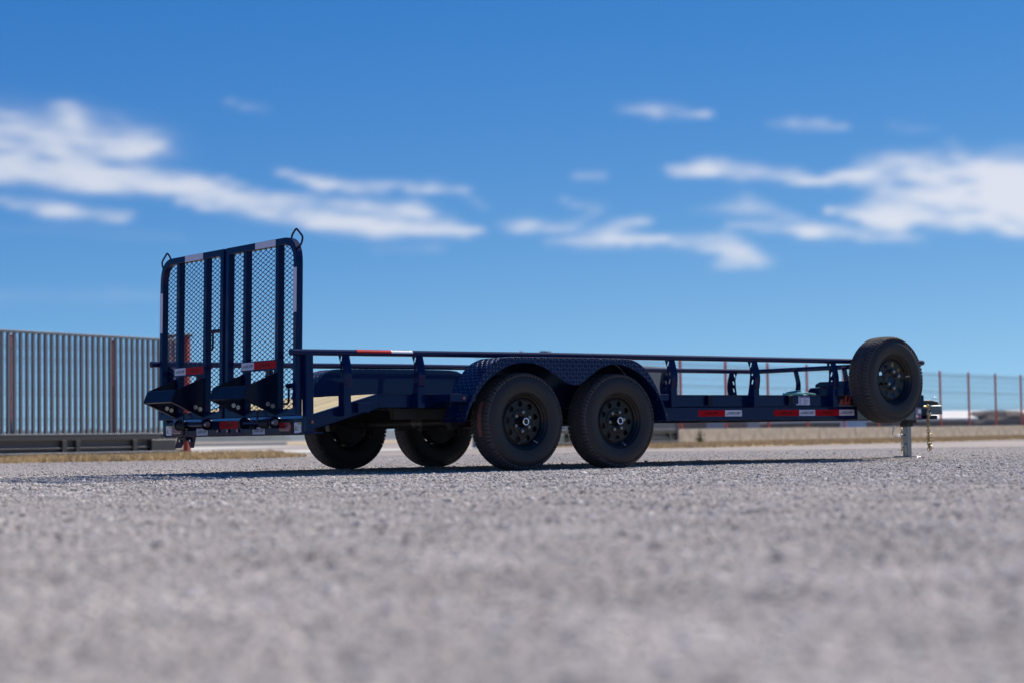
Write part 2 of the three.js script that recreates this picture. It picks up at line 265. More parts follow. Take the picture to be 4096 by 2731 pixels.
// ------------------------------------------------------------------ ground
const gravelMap = noiseTex(1024, (() => {
  const a = tile((u, v) => fbm(u * 60, v * 60, 2, 3)), b = tile((u, v) => fbm(u * 9, v * 9, 5, 4)), c = tile((u, v) => fbm(u * 22, v * 22, 8, 3));
  return (u, v) => { const n = a(u, v) * 60 + b(u, v) * 26 + c(u, v) * 30 + (rnd() - 0.5) * 46, warm = c(u, v) * 8; return [176 + n + warm, 171 + n, 171 + n - warm]; };
})(), { srgb: true });
const gravelBump = noiseTex(1024, (() => {
  const a = tile((u, v) => fbm(u * 80, v * 80, 12, 3)), b = tile((u, v) => fbm(u * 26, v * 26, 15, 3));
  return (u, v) => { const h = 128 + a(u, v) * 120 + b(u, v) * 90 + (rnd() - 0.5) * 40; return [h, h, h]; };
})());
{
  const N = 240, span = 2600, warp = (t) => Math.sign(t) * (Math.abs(t) * 14 + Math.pow(Math.abs(t), 5) * (span - 14));
  const cx = -3, cz = 2, pos = [], uv = [], col = [], idx = [];
  for (let j = 0; j <= N; j++) for (let i = 0; i <= N; i++) {
    const x = cx + warp(i / N * 2 - 1), z = cz + warp(j / N * 2 - 1);
    pos.push(x, 0, z); uv.push(x / 2.3, z / 2.3);
    const n = fbm(x * 0.16, z * 0.16, 1, 4), m = fbm(x * 0.9, z * 0.9, 6, 3); const f = Math.abs(x - cx) + Math.abs(z - cz) < 34 ? fbm(x * 3.2, z * 3.2, 9, 3) : 0; const k = 0.92 + n * 0.46 + m * 0.26 + f * 0.24;
    col.push(k * (1 + n * 0.04), k, k * (1 - n * 0.03));
  }
  for (let j = 0; j < N; j++) for (let i = 0; i < N; i++) { const a = j * (N + 1) + i, b = a + N + 1; idx.push(a, b, a + 1, b, b + 1, a + 1); }
  const g = new THREE.BufferGeometry(); g.setAttribute('position', new THREE.Float32BufferAttribute(pos, 3)); g.setAttribute('uv', new THREE.Float32BufferAttribute(uv, 2)); g.setAttribute('color', new THREE.Float32BufferAttribute(col, 3)); g.setIndex(idx); g.computeVertexNormals();
  const m = new THREE.Mesh(g, std({ map: gravelMap, color: lin(0.67, 0.62, 0.565), bumpMap: gravelBump, bumpScale: 0.010, vertexColors: true, roughness: 1 }));
  m.name = 'ground'; m.receiveShadow = true; m.userData.kind = 'structure'; scene.add(m);
}
const FWD = [0.596, -0.803], RGT = [0.803, 0.596], CAM = [-8.37, 12.44];
{ // loose stones lying on the lot, many thousands
  const ico = new THREE.IcosahedronGeometry(1, 0), p = ico.attributes.position; const seen = {};
  for (let i = 0; i < p.count; i++) { const k = [p.getX(i), p.getY(i), p.getZ(i)].map((q) => q.toFixed(2)).join(); const f = seen[k] ??= rr(0.68, 1.2); p.setXYZ(i, p.getX(i) * f, p.getY(i) * f * 0.5, p.getZ(i) * f); }
  ico.computeVertexNormals();
  const N = 420000, inst = new THREE.InstancedMesh(ico, std({ color: 0xffffff, roughness: 1 }), N), M = new THREE.Matrix4(), Q = new THREE.Quaternion(), E = new THREE.Euler(), c = new THREE.Color();
  for (let i = 0; i < N; i++) {
    const q = rnd(), d = 1.5 + 27 * Math.pow(q, 1.25), a = rr(-0.36, 0.36), x = CAM[0] + d * (FWD[0] * Math.cos(a) + RGT[0] * Math.sin(a)), z = CAM[1] + d * (FWD[1] * Math.cos(a) + RGT[1] * Math.sin(a));
    const w = rnd(); let s = 0.0026 + 0.0046 * w * w + (rnd() < 0.02 ? rr(0.004, 0.012) : 0);
    if (d > 9 && d < 17.5) { s *= 1.15; if (rnd() < 0.17) s = rr(0.006, 0.014); }
    if (rnd() < 0.0006 && d > 6) s = rr(0.018, 0.03);
    E.set(rr(-0.5, 0.5), rr(0, 6.28), rr(-0.5, 0.5)); M.compose(V(x, s * 0.08, z), Q.setFromEuler(E), V(s * rr(0.8, 1.3), s * rr(0.7, 1.1), s * rr(0.8, 1.3)));
    inst.setMatrixAt(i, M); const t = (rr(0.32, 0.54) + 0.20 * fbm(x * 2.4, z * 2.4, 9, 2)) * (rnd() < 0.10 ? 0.5 : rnd() < 0.08 ? 1.3 : 1), h = rnd(); c.setRGB(t * (h < 0.3 ? 1.09 : 1.04), t * 0.965, t * (h > 0.75 ? 0.93 : 0.865)); inst.setColorAt(i, c);
  }
  inst.name = 'gravel_stones'; inst.castShadow = inst.receiveShadow = true; inst.userData = { kind: 'stuff', label: 'loose pale grey gravel stones scattered over the whole lot', category: 'gravel' }; scene.add(inst);
}

// ------------------------------------------------------------------ the trailer
const trailer = thing('utility_trailer', 'navy blue twin-axle utility trailer with mesh ramp gate raised, standing on gravel', 'trailer');
const DECK = 0.566, CH = 1.04;                                       // deck height, face of the side channels

{ // side channels with the sloping tail, lower beams, crossmembers
  for (const s of [1, -1]) {
    const z0 = s > 0 ? CH - 0.05 : -CH, flat = [[-1.105, 0.466], [4.66, 0.466], [4.66, DECK], [-1.105, DECK]];
    const chan = (pts, inset, name, mat = paint) => {               // web plus two flanges
      const [a, b, c, d] = pts, web = s > 0 ? CH - 0.007 : -CH, fl = 0.008;
      const up = (p, q, k) => [[p[0], p[1]], [q[0], q[1]], [q[0], q[1] + k], [p[0], p[1] + k]];
      return part(name, [plateXY(pts, web, 0.007, 0.002), plateXY(up(a, b, fl), z0, 0.05, 0.002), plateXY(up(d, c, -fl), z0, 0.05, 0.002)], mat, trailer);
    };
    chan(flat, 0, 'side_channel');
    chan([[-1.735, 0.290], [-1.1052, 0.462], [-1.1052, DECK], [-1.735, 0.398]], 0, 'tail_channel');
    // lower beam: flush under the front half, set in and black behind the wheels
    part('frame_beam', [rb(1.40, 3.79, 0.357, 0.4655, s > 0 ? CH - 0.06 : -CH, s > 0 ? CH : -CH + 0.06, 0.004)], paint, trailer);
    part('hanger_rail', [rb(-0.88, 1.399, 0.385, 0.4655, s * 0.87 - 0.03, s * 0.87 + 0.03, 0.004)], black, trailer);
    for (const x of [2.06, 2.97]) part('stake_pocket', [rb(x - 0.026, x + 0.026, 0.482, 0.562, s > 0 ? CH : -CH - 0.03, s > 0 ? CH + 0.03 : -CH, 0.003)], paintDark, trailer);
    part('stake_pocket', [rb(-1.30, -1.20, 0.435, 0.505, s > 0 ? CH : -CH - 0.045, s > 0 ? CH + 0.045 : -CH, 0.003)], paint, trailer);
    part('weld_seam', [rb(2.55, 3.55, 0.4635, 0.468, s > 0 ? CH - 0.002 : -CH - 0.0025, s > 0 ? CH + 0.0025 : -CH + 0.002, 0.001)], paint, trailer);
    // A-frame drawbar
    const y0 = 0.3575, y1 = 0.4655, xa = 3.791, za = CH - 0.03, xb = 5.72, zb = 0.05, L = Math.hypot(xb - xa, za - zb), ang = Math.atan2(za - zb, xb - xa);
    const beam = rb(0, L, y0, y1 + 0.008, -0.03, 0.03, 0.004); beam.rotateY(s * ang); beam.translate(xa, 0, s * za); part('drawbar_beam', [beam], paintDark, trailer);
  }
  part('front_channel', [rb(4.61, 4.66, 0.466, 0.5655, -CH + 0.0505, CH - 0.0505, 0.004)], paint, trailer);
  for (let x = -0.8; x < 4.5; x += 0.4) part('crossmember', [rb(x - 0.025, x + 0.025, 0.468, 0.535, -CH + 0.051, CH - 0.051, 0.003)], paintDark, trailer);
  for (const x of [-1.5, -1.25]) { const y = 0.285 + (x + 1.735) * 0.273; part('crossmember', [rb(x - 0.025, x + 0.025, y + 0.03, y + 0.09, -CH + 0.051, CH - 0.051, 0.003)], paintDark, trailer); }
}
{ // deck of planed yellow pine, plank by plank
  const woodTex = canvasTex(1024, 256, (c, w, h) => {
    c.fillStyle = '#c6b78f'; c.fillRect(0, 0, w, h);
    for (let i = 0; i < 60; i++) { const y = rnd() * h, a = rr(2, 10); c.strokeStyle = `rgba(${rnd() < 0.5 ? '120,92,50' : '222,200,150'},${rr(0.06, 0.28)})`; c.lineWidth = rr(0.6, 3); c.beginPath(); for (let x = 0; x <= w; x += 16) { const yy = y + Math.sin(x / rr(120, 124) + i) * a * 0.5 + perlin.noise(x / 220, i, 3) * a; x ? c.lineTo(x, yy) : c.moveTo(x, yy); } c.stroke(); }
    for (let i = 0; i < 9; i++) { const x = rnd() * w, y = rnd() * h; c.fillStyle = 'rgba(90,58,28,.7)'; c.beginPath(); c.ellipse(x, y, rr(4, 10), rr(2, 4), 0, 0, 7); c.fill(); c.strokeStyle = 'rgba(110,80,44,.35)'; for (let k = 1; k < 4; k++) { c.lineWidth = 1; c.beginPath(); c.ellipse(x, y, 10 + k * 11, 4 + k * 4, 0, 0, 7); c.stroke(); } }
    for (let i = 0; i < 26; i++) { c.fillStyle = 'rgba(60,40,20,.55)'; c.fillRect(rnd() * w, rnd() * h, rr(4, 22), rr(1, 2.4)); }
  });
  const mats = [0, 1, 2, 3, 4].map((i) => { const t = woodTex.clone(); t.wrapS = t.wrapT = THREE.RepeatWrapping; t.offset.set(i * 0.23, i * 0.31); t.needsUpdate = true; const k = [1, 0.93, 1.06, 0.97, 0.88][i]; return std({ map: t, color: lin(k, k * 0.99, k * 0.96), roughness: 0.85 }); });
  const n = 14, w = 2 * (CH - 0.052) / n, sl = Math.atan2(0.168, 0.63), Ls = Math.hypot(0.63, 0.168) - 0.012;
  const uvs = (g) => { const p = g.attributes.position, u = g.attributes.uv; for (let i = 0; i < p.count; i++) u.setXY(i, p.getX(i) / 1.1, p.getZ(i) / 0.3); return g; };
  const flat = uvs(rb(0, 5.6, 0, 0.036, 0, w - 0.005, 0.003)), tail = uvs(rb(0, Ls, 0, 0.036, 0, w - 0.005, 0.003));
  for (let i = 0; i < n; i++) {
    const z = -CH + 0.0545 + i * w, a = part('plank', flat, mats[i % 5], trailer); a.position.set(-1.09, DECK - 0.046 + rr(0, 0.002), z);
    const b = part('plank', tail, mats[(i * 3 + 1) % 5], trailer); b.rotation.z = sl; b.position.set(-1.705, 0.367 + rr(0, 0.002), z);
  }
}
{ // rear cross beam with lamps, tape and labels
  const X = -1.735, b = group('rear_bumper', trailer);
  const prof = shapeOf([[-1.06, 0.287], [1.06, 0.287], [1.06, 0.397], [-1.06, 0.397]]);
  part('bumper_face', [plateZY(prof, X, 0.008, 0.002)], paint, b);
  const lip = rb(0, 0.085, -0.007, 0, -0.985, 0.985, 0.002); lip.rotateZ(0.27); lip.translate(X, 0.398, 0); part('bumper_top', [lip], paint, b);
  part('bumper_flange', [rb(X, X + 0.06, 0.283, 0.2868, -1.055, 1.055, 0.001)], paint, b);
  const oval = (w, h, d) => { const s = new THREE.Shape(), r = h / 2.4; s.moveTo(-w / 2 + r, -h / 2); s.lineTo(w / 2 - r, -h / 2); s.quadraticCurveTo(w / 2, -h / 2, w / 2, -h / 2 + r); s.lineTo(w / 2, h / 2 - r); s.quadraticCurveTo(w / 2, h / 2, w / 2 - r, h / 2); s.lineTo(-w / 2 + r, h / 2); s.quadraticCurveTo(-w / 2, h / 2, -w / 2, h / 2 - r); s.lineTo(-w / 2, -h / 2 + r); s.quadraticCurveTo(-w / 2, -h / 2, -w / 2 + r, -h / 2); return plateZY(s, -d, d, 0.002); };
  for (const s of [1, -1]) {
    const g = part('tail_light', oval(0.168, 0.062, 0.012), redLens, b); g.position.set(X - 0.003, 0.342, s * 0.832);
    const gr = part('lamp_grommet', oval(0.21, 0.088, 0.006), black, b); gr.position.set(X - 0.0005, 0.342, s * 0.832);
    const ribs = []; for (let k = -3; k <= 3; k++) ribs.push(bx(-0.0165, -0.0145, -0.024, 0.024, k * 0.022 - 0.002, k * 0.022 + 0.002)); const rbm = part('lens_ribs', ribs, redLens, b); rbm.position.copy(g.position);
    sticker('caution_label', cautionMat, b, X - 0.0012, 0.334, s * 0.992, 0.098, 0.068 + 0.006, 'rear');
    sticker('reflective_tape', tapeWhite, b, X - 0.0012, 0.320, s * 0.437, 0.18, 0.052, 'rear');
  }
  sticker('reflective_tape', tapeRed, b, X - 0.0012, 0.364, -0.012, 0.287, 0.053, 'rear');
  for (const z of [-0.175, -0.021, 0.131]) { part('marker_light', [cyl(V(X - 0.011, 0.323, z), V(X, 0.323, z), 0.012, 14)], redLens, b); part('lamp_grommet', [cyl(V(X - 0.004, 0.323, z), V(X, 0.323, z), 0.018, 14)], black, b); }
}
{ // plate holder hanging below the far end of the rear beam
  const p = group('plate_bracket', trailer);
  part('bracket_plate', [plateZY([[0.92, 0.284], [0.615, 0.284], [0.65, 0.20], [0.705, 0.20], [0.74, 0.252], [0.80, 0.252], [0.86, 0.20], [0.965, 0.20]], -1.70, 0.005, 0.001)], paint, p);
  for (const z of [-0.865, -0.69]) part('bolt', [cyl(V(-1.712, 0.256, z), V(-1.70, 0.256, z), 0.011, 6)], zinc, p);
  part('lamp_housing', [rb(-1.73, -1.70, 0.262, 0.283, -0.84, -0.72, 0.005)], black, p);
}
for (const s of [1, -1]) {                                           // rear corner posts with side marker lamp and latch plate
  const z0 = s > 0 ? 1.045 : -1.105, p = group('corner_post', trailer);
  part('post', [rb(-1.732, -1.672, 0.300, 0.853, z0, z0 + 0.06, 0.006)], paint, p);
  part('post_foot', [rb(-1.75, -1.60, 0.290, 0.302, z0 - 0.005, z0 + 0.062, 0.003)], paint, p);
  part('latch_plate', [plateZY(s > 0 ? [[-1.035, 0.84], [-0.985, 0.80], [-0.985, 0.745], [-0.965, 0.715], [-0.965, 0.53], [-1.035, 0.53]] : [[1.035, 0.84], [0.985, 0.80], [0.985, 0.53], [1.035, 0.53]], -1.705, 0.012, 0.002)], paint, p);
  part('latch_knob', [at(new THREE.SphereGeometry(0.026, 14, 10), -1.725, 0.625, s * 0.995)], rimBlack, p);
  const lz = s > 0 ? z0 + 0.06 : z0; part('marker_light', [cyl(V(-1.69, 0.372, lz), V(-1.69, 0.372, lz + s * 0.010), 0.010, 12)], redLens, p); part('lamp_grommet', [cyl(V(-1.69, 0.372, lz), V(-1.69, 0.372, lz + s * 0.004), 0.016, 12)], black, p);
}
{ // one long tube: up the near side, across the nose and back along the far side
  const y = 0.854, z = 1.083, xf = 4.66;
  part('top_rail', [tube([V(-1.835, y - 0.002, z), V(0.5, y + 0.006, z), V(xf, y, z), V(xf, y, -z), V(0.5, y + 0.006, -z), V(-1.835, y - 0.002, -z)], 0.0225, 18, 0.11)], paint, trailer);
  for (const s of [1, -1]) part('rail_cap', [cyl(V(-1.842, y - 0.002, s * z), V(-1.835, y - 0.002, s * z), 0.0245, 16)], paint, trailer);
}
{ // curved pressed uprights with slotted webs
  const zf = (y) => y < 0.161 ? 0.075 : y < 0.165 ? 0.081 : 0.081 + 0.013 * Math.sin((y - 0.161) / 0.23 * Math.PI) - 0.028 * sstep(0.21, 0.39, y);
  const zi = (y) => y < 0.1 ? 0 : 0.030 * Math.sin(Math.min(1, (y - 0.1) / 0.20) * Math.PI / 2) - 0.030 * sstep(0.30, 0.39, y);
  const make = (drop) => {
    const ys = []; for (let k = 0; k <= 18; k++) ys.push(-drop + (0.391 + drop) * k / 18); ys.push(0.161, 0.165); ys.sort((a, b) => a - b);
    const s = new THREE.Shape(); ys.forEach((y, i) => i ? s.lineTo(-zf(y), y) : s.moveTo(-zf(y), y)); [...ys].reverse().forEach((y) => s.lineTo(-zi(y), y)); s.closePath();
    for (const [yc, zc] of [[0.345, 0.040], [0.275, 0.058], [0.205, 0.056]]) {   // slanted slots
      const h = new THREE.Path(); for (let k = 0; k < 16; k++) { const a = k / 16 * Math.PI * 2, q = 0.0085, ext = Math.sin(a) > 0 ? 0.012 : -0.012; const u = Math.cos(a) * q, v = Math.sin(a) * q + ext, c = Math.cos(-0.35), sn = Math.sin(-0.35); const X = -zc + u * c - v * sn * -1, Y = yc + u * sn * -1 + v * c; k ? h.lineTo(X, Y) : h.moveTo(X, Y); } h.closePath(); s.holes.push(h);
    }
    const front = new THREE.Shape(); ys.forEach((y, i) => i ? front.lineTo(-zf(y), y) : front.moveTo(-zf(y), y)); [...ys].reverse().forEach((y) => front.lineTo(-zf(y) + 0.006, y)); front.closePath();
    return { web: plateZY(s, -0.030, 0.005, 0.0008), face: plateZY(front, -0.0249, 0.054, 0.0008) };
  };
  const A = make(0), B = make(0.055);
  const put = (x, y, z, turn, g = A) => { const u = group('upright', trailer, x, y, z); u.rotation.y = turn; part('slotted_web', g.web, paint, u); part('face_plate', g.face, paint, u); };
  for (const x of [-0.785, 1.63, 2.535, 3.46, 4.33]) { put(x, 0.466, CH, 0); put(x, 0.466, -CH, Math.PI); }
  put(-1.405, 0.466, CH, 0, B); put(-1.405, 0.466, -CH, Math.PI, B);
  for (const z of [-0.53, 0.10, 0.60]) put(4.585, 0.466, z, Math.PI / 2);
}
// tapes and labels along the near side
for (const [x0, x1, m] of [[1.95, 2.245, tapeRed], [2.245, 2.432, tapeWhite], [2.798, 3.093, tapeRed], [3.093, 3.283, tapeWhite], [3.283, 3.575, tapeRed], [3.575, 3.76, tapeWhite]]) sticker('reflective_tape', m, trailer, (x0 + x1) / 2, 0.4165, CH + 0.0012, x1 - x0 - 0.001, 0.051, 'near');
sticker('spec_label', specMat, trailer, 3.155, 0.519, CH + 0.0012, 0.134, 0.074, 'near');
sticker('spec_label', std({ color: lin(0.66, 0.66, 0.72) }), trailer, 3.075, 0.487, CH + 0.0012, 0.026, 0.010, 'near');
sticker('model_decal', utilMat, trailer, 3.80, 0.516, CH + 0.0012, 0.46, 0.094, 'near');
for (const [x0, x1, m] of [[-1.316, -1.028, tapeRed], [-1.028, -0.846, tapeWhite]]) {
  const g = new THREE.CylinderGeometry(0.0236, 0.0236, x1 - x0, 20, 1, true, 0, Math.PI); g.rotateZ(Math.PI / 2); const uv = g.attributes.uv; // half sleeve round the rail
  for (let i = 0; i < uv.count; i++) { const u = uv.getX(i), v = uv.getY(i); uv.setXY(i, 1 - v, u); }
  g.rotateX(0); const p = g.attributes.position; let zs = 0; for (let i = 0; i < p.count; i++) zs += p.getZ(i); if (zs < 0) g.rotateX(Math.PI);
  const q = part('reflective_tape', g, m, trailer); q.position.set((x0 + x1) / 2, 0.8545, 1.083);
}

// ---- fenders
{
  const XC = 0.41, half = [[0.555, 0.83], [0.62, 0.822], [0.69, 0.795], [0.745, 0.757], [0.80, 0.70], [0.85, 0.628], [0.905, 0.524], [0.945, 0.43], [0.96, 0.36]];
  const H = [[0.30, 0.833], [0.49, 0.831], ...half], prof = [...[...H].reverse().map(([d, y]) => [XC - d, y]), ...H.map(([d, y]) => [XC + d, y])];
  const lower = [[-0.546, 0.365], [-0.50, 0.46], [-0.398, 0.607], [-0.32, 0.676], [-0.251, 0.719], [-0.146, 0.768], [-0.059, 0.787], [0.02, 0.79], [0.1, 0.78], [0.17, 0.757], [0.232, 0.727], [0.29, 0.695], [0.348, 0.663], [0.40, 0.64], [0.448, 0.630], [0.49, 0.632], [0.539, 0.648], [0.60, 0.69], [0.643, 0.716], [0.71, 0.755], [0.775, 0.778], [0.84, 0.788], [0.90, 0.786], [1.021, 0.756], [1.10, 0.718], [1.163, 0.676], [1.23, 0.615], [1.287, 0.551], [1.343, 0.435], [1.364, 0.365]];
  const inner = prof.filter(([, y]) => y > 0.50);
  const curve = new THREE.CatmullRomCurve3(prof.map(([x, y]) => V(x, y, 0)), false, 'centripetal');
  const pts = curve.getSpacedPoints(120);
  const strip = (z0, z1) => { const pos = [], nor = [], idx = []; pts.forEach((p, i) => { const t = pts[Math.min(i + 1, 120)].clone().sub(pts[Math.max(0, i - 1)]).normalize(), n = [-t.y, t.x]; for (const [z, o] of [[z0, 0], [z1, 0], [z0, -0.004], [z1, -0.004]]) { pos.push(p.x + n[0] * o, p.y + n[1] * o, z); nor.push(n[0] * (o ? -1 : 1), n[1] * (o ? -1 : 1), 0); } }); for (let i = 0; i < 120; i++) { const a = i * 4, b = a + 4; idx.push(a, a + 1, b, b, a + 1, b + 1, a + 2, b + 2, a + 3, b + 2, b + 3, a + 3); } const g = new THREE.BufferGeometry(); g.setAttribute('position', new THREE.Float32BufferAttribute(pos, 3)); g.setAttribute('normal', new THREE.Float32BufferAttribute(nor, 3)); g.setIndex(idx); return g; };
  const smooth = (list, n) => new THREE.CatmullRomCurve3(list.map(([x, y]) => V(x, y, 0)), false, 'centripetal').getSpacedPoints(n).map((p) => [p.x, p.y]);
  const skirt = shapeOf([...pts.map((p) => [p.x, p.y - 0.001]), ...smooth(lower, 90).reverse()]);
  // raised lugs of the tread plate
  const lugG = new THREE.OctahedronGeometry(1, 1); lugG.scale(0.0150, 0.0042, 0.0029); const lugs = [], M = new THREE.Matrix4();
  const put = (p, n, u, ang) => { const t = u.clone().normalize(), b = n.clone().cross(t); const c = Math.cos(ang), s = Math.sin(ang), X = t.clone().multiplyScalar(c).addScaledVector(b, s), Y = n.clone().cross(X).normalize(); M.makeBasis(X, Y, n).setPosition(p); lugs.push(lugG.clone().applyMatrix4(M)); };
  const len = curve.getLength(), nU = Math.round(len / 0.030);
  for (let i = 1; i < nU; i++) for (let j = 0; j < 9; j++) { const q = curve.getPointAt(i / nU), t = curve.getTangentAt(i / nU), n = V(-t.y, t.x, 0); q.z = 1.066 + j * 0.0295; put(q.addScaledVector(n, 0.0003), n, V(t.x, t.y, 0), ((i + j) % 2 ? 1 : -1) * Math.PI / 4); }
  const inShape = (x, y) => { let lo = 0; for (let i = 0; i + 1 < lower.length; i++) if (x >= lower[i][0] && x <= lower[i + 1][0]) lo = mix(lower[i][1], lower[i + 1][1], (x - lower[i][0]) / (lower[i + 1][0] - lower[i][0])); let hi = 0; for (let i = 0; i < 120; i++) if (x >= pts[i].x && x < pts[i + 1].x) hi = Math.max(hi, mix(pts[i].y, pts[i + 1].y, (x - pts[i].x) / (pts[i + 1].x - pts[i].x))); return lo > 0 && y > lo + 0.008 && y < hi - 0.006; };
  let row = 0; for (let y = 0.37; y < 0.83; y += 0.030, row++) { let k = 0; for (let x = -0.56; x < 1.38; x += 0.030, k++) if (inShape(x, y)) put(V(x, y, 1.3222), V(0, 0, 1), V(1, 0, 0), ((row + k) % 2 ? 1 : -1) * Math.PI / 4); }
  const sheetG = merged([strip(1.05, 1.32), plateXY(skirt, 1.318, 0.004, 0.0008)]);
  const lugG2 = merged(lugs), fold = tube(pts.filter((_, i) => i % 2 === 0).map((p) => V(p.x, p.y - 0.003, 1.3185)), 0.0042, 6, 0.01, false);
  const wallG = merged([plateXY([...inner.map(([x, y]) => [x, y - 0.004]), [1.33, 0.50], [1.33, DECK - 0.10], [-0.50, DECK - 0.10], [-0.50, 0.50]], 1.043, 0.005, 0.0005)]);
  const lipG = merged([plateXY([...inner.map(([x, y]) => [x, y + 0.001]), ...[...inner].reverse().map(([x, y]) => [XC + (x - XC) * 0.965, y - 0.030])], 1.038, 0.0045, 0.0008)]);
  for (const s of [1, -1]) {
    const f = group('fender', trailer); if (s < 0) { f.rotation.y = Math.PI; f.position.x = 2 * XC; }
    part('tread_plate', sheetG, paint, f); part('folded_edge', fold, paint, f);
    const l = part('tread_lugs', lugG2, lugPaint, f); l.userData.kind = 'stuff';
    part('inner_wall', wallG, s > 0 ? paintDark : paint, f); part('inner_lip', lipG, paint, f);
    part('mounting_box', [rb(-0.66, -0.44, 0.506, 0.5635, CH + 0.001, 1.30, 0.004)], paint, f);
    part('support_plate', [plateXY([[-0.60, 0.505], [-0.44, 0.505], [-0.47, 0.378], [-0.60, 0.38]], 1.20, 0.006, 0.001)], paint, f);
    part('marker_light', [cyl(V(-0.545, 0.533, 1.30), V(-0.545, 0.533, 1.308), 0.011, 12)], redLens, f);
    part('mounting_box', [rb(1.30, 1.42, 0.515, 0.5635, CH + 0.001, 1.29, 0.004)], paint, f);
  }
}

// ---- wheels
const R = 0.3625;
const wheelGeo = (() => {
  const pr = [[-0.085, 0.198], [-0.099, 0.212], [-0.110, 0.245], [-0.1135, 0.282], [-0.109, 0.310], [-0.100, 0.331], [-0.090, 0.341], [-0.060, 0.3495], [0, 0.3515], [0.060, 0.3495], [0.090, 0.341], [0.100, 0.330], [0.109, 0.310], [0.1135, 0.282], [0.110, 0.245], [0.099, 0.212], [0.085, 0.198]];
  const fine = new THREE.CatmullRomCurve3(pr.map(([z, r]) => V(z, r, 0)), false, 'centripetal').getSpacedPoints(64);
  const lathe = (pts, seg = 72) => { const g = new THREE.LatheGeometry(pts.map(([z, r]) => new THREE.Vector2(r, z)), seg); g.rotateX(Math.PI / 2); return g; };
  // LatheGeometry turns about y; after the quarter turn its axis is z
  const ringAt = (z, r0, dr, dz) => lathe([[z - dz, r0 - dr], [z + 0.0012, r0 - dr * 0.4], [z + 0.0012, r0 + dr * 0.4], [z - dz, r0 + dr]]);
  const carcass = merged([lathe(fine.map((p) => [p.x, p.y])), ...[1, -1].map((s) => { const g = lathe([[0.1005 * 1, 0.2165], [0.1045, 0.221], [0.1055, 0.2255], [0.1045, 0.23]]); if (s < 0) g.rotateY(Math.PI); return g; })]);
  const top = (z) => R - 0.0035 * (z / 0.085) ** 2 - (Math.abs(z) > 0.085 ? (Math.abs(z) - 0.085) * 0.62 : 0);
  const block = (z0, z1, a0, a1, skew, zs) => {                    // a tread block following the crown
    const n = zs ?? 2, pos = [], put = (z, a, r) => { const aa = a + skew * (z - z0); pos.push([Math.cos(aa) * r, Math.sin(aa) * r, z]); };
    for (let i = 0; i <= n; i++) { const z = mix(z0, z1, i / n); for (const [a, r] of [[a0, top(z)], [a1, top(z)], [a1, top(z) - 0.0145], [a0, top(z) - 0.0145]]) put(z, a, r); }
    const f = []; const quad = (a, b, c, d) => { for (const k of [a, b, c, a, c, d]) f.push(...pos[k]); };
    for (let i = 0; i < n; i++) { const b = i * 4; quad(b, b + 4, b + 5, b + 1); quad(b + 1, b + 5, b + 6, b + 2); quad(b + 3, b + 7, b + 4, b); }
    quad(0, 1, 2, 3); quad(n * 4 + 1, n * 4, n * 4 + 3, n * 4 + 2);
    const g = new THREE.BufferGeometry(); g.setAttribute('position', new THREE.Float32BufferAttribute(f, 3)); g.computeVertexNormals();
    const uv = new Float32Array(f.length / 3 * 2); for (let i = 0; i < f.length / 3; i++) { uv[i * 2] = f[i * 3 + 2] * 4; uv[i * 2 + 1] = Math.atan2(f[i * 3 + 1], f[i * 3]) * 1.4; } g.setAttribute('uv', new THREE.BufferAttribute(uv, 2)); return g;
  };
  const tr = [], n = 72, st = Math.PI * 2 / n;
  for (let i = 0; i < n; i++) {
    const a = i * st, j = rr(-0.06, 0.06) * st;
    for (const s of [1, -1]) {
      tr.push(block(s * 0.062, s * 0.104, a + j, a + st * 0.76 + j, s * 0.35, 4));
      tr.push(block(s * 0.027, s * 0.0565, a + st * 0.45, a + st * 1.24, s * 1.0));
    }
    tr.push(block(-0.0215, -0.0015, a + st * 0.2, a + st * 1.12, 0.8), block(0.0005, 0.0215, a - st * 0.1, a + st * 0.82, -0.8));
    // small ribs down the shoulder
    for (const s of [1, -1]) { const c = Math.cos(a), q = Math.sin(a); const g = new THREE.BoxGeometry(0.018, 0.004, 0.003); g.translate(0.322, 0, s * 0.1055); g.rotateZ(a + st * 0.9); tr.push(g); }
  }
  const tread = merged(tr);
  const letters = []; const txt = 'ST225/75R15';
  [...txt].forEach((ch, i) => { const g = new TextGeometry(ch, { font, size: 0.026, depth: 0.0022, curveSegments: 3 }); g.computeBoundingBox(); const w = g.boundingBox.max.x + g.boundingBox.min.x; g.translate(-w / 2, -0.013, 0); g.rotateX(-0.30); g.translate(0, 0.303, 0.1085); g.rotateZ(0.12 - i * 0.098); letters.push(g); });
  [...'LOAD RANGE E'].forEach((ch, i) => { if (ch === ' ') return; const g = new TextGeometry(ch, { font, size: 0.016, depth: 0.0015, curveSegments: 3 }); g.computeBoundingBox(); const w = g.boundingBox.max.x; g.translate(-w / 2, -0.008, 0); g.rotateX(-0.05); g.translate(0, 0.286, 0.1125); g.rotateZ(2.6 - i * 0.075); letters.push(g); });
  const barrel = lathe([[0.085, 0.2065], [0.094, 0.2105], [0.1005, 0.2095], [0.1015, 0.205], [0.098, 0.199], [0.090, 0.1965], [0.084, 0.1945], [0.081, 0.188], [0.076, 0.1855], [0.070, 0.184], [0.068, 0.175], [0.062, 0.171], [0.050, 0.168], [0.047, 0.160], [0.053, 0.1555]], 72);
  const back = lathe([[0.053, 0.1555], [0.03, 0.168], [-0.05, 0.172], [-0.085, 0.195], [-0.100, 0.2085], [-0.097, 0.211], [-0.083, 0.2]], 48);
  const disc = new THREE.Shape(); disc.absarc(0, 0, 0.1555, 0, Math.PI * 2); const hole = (x, y, r) => { const h = new THREE.Path(); h.absarc(x, y, r, 0, Math.PI * 2, true); disc.holes.push(h); };
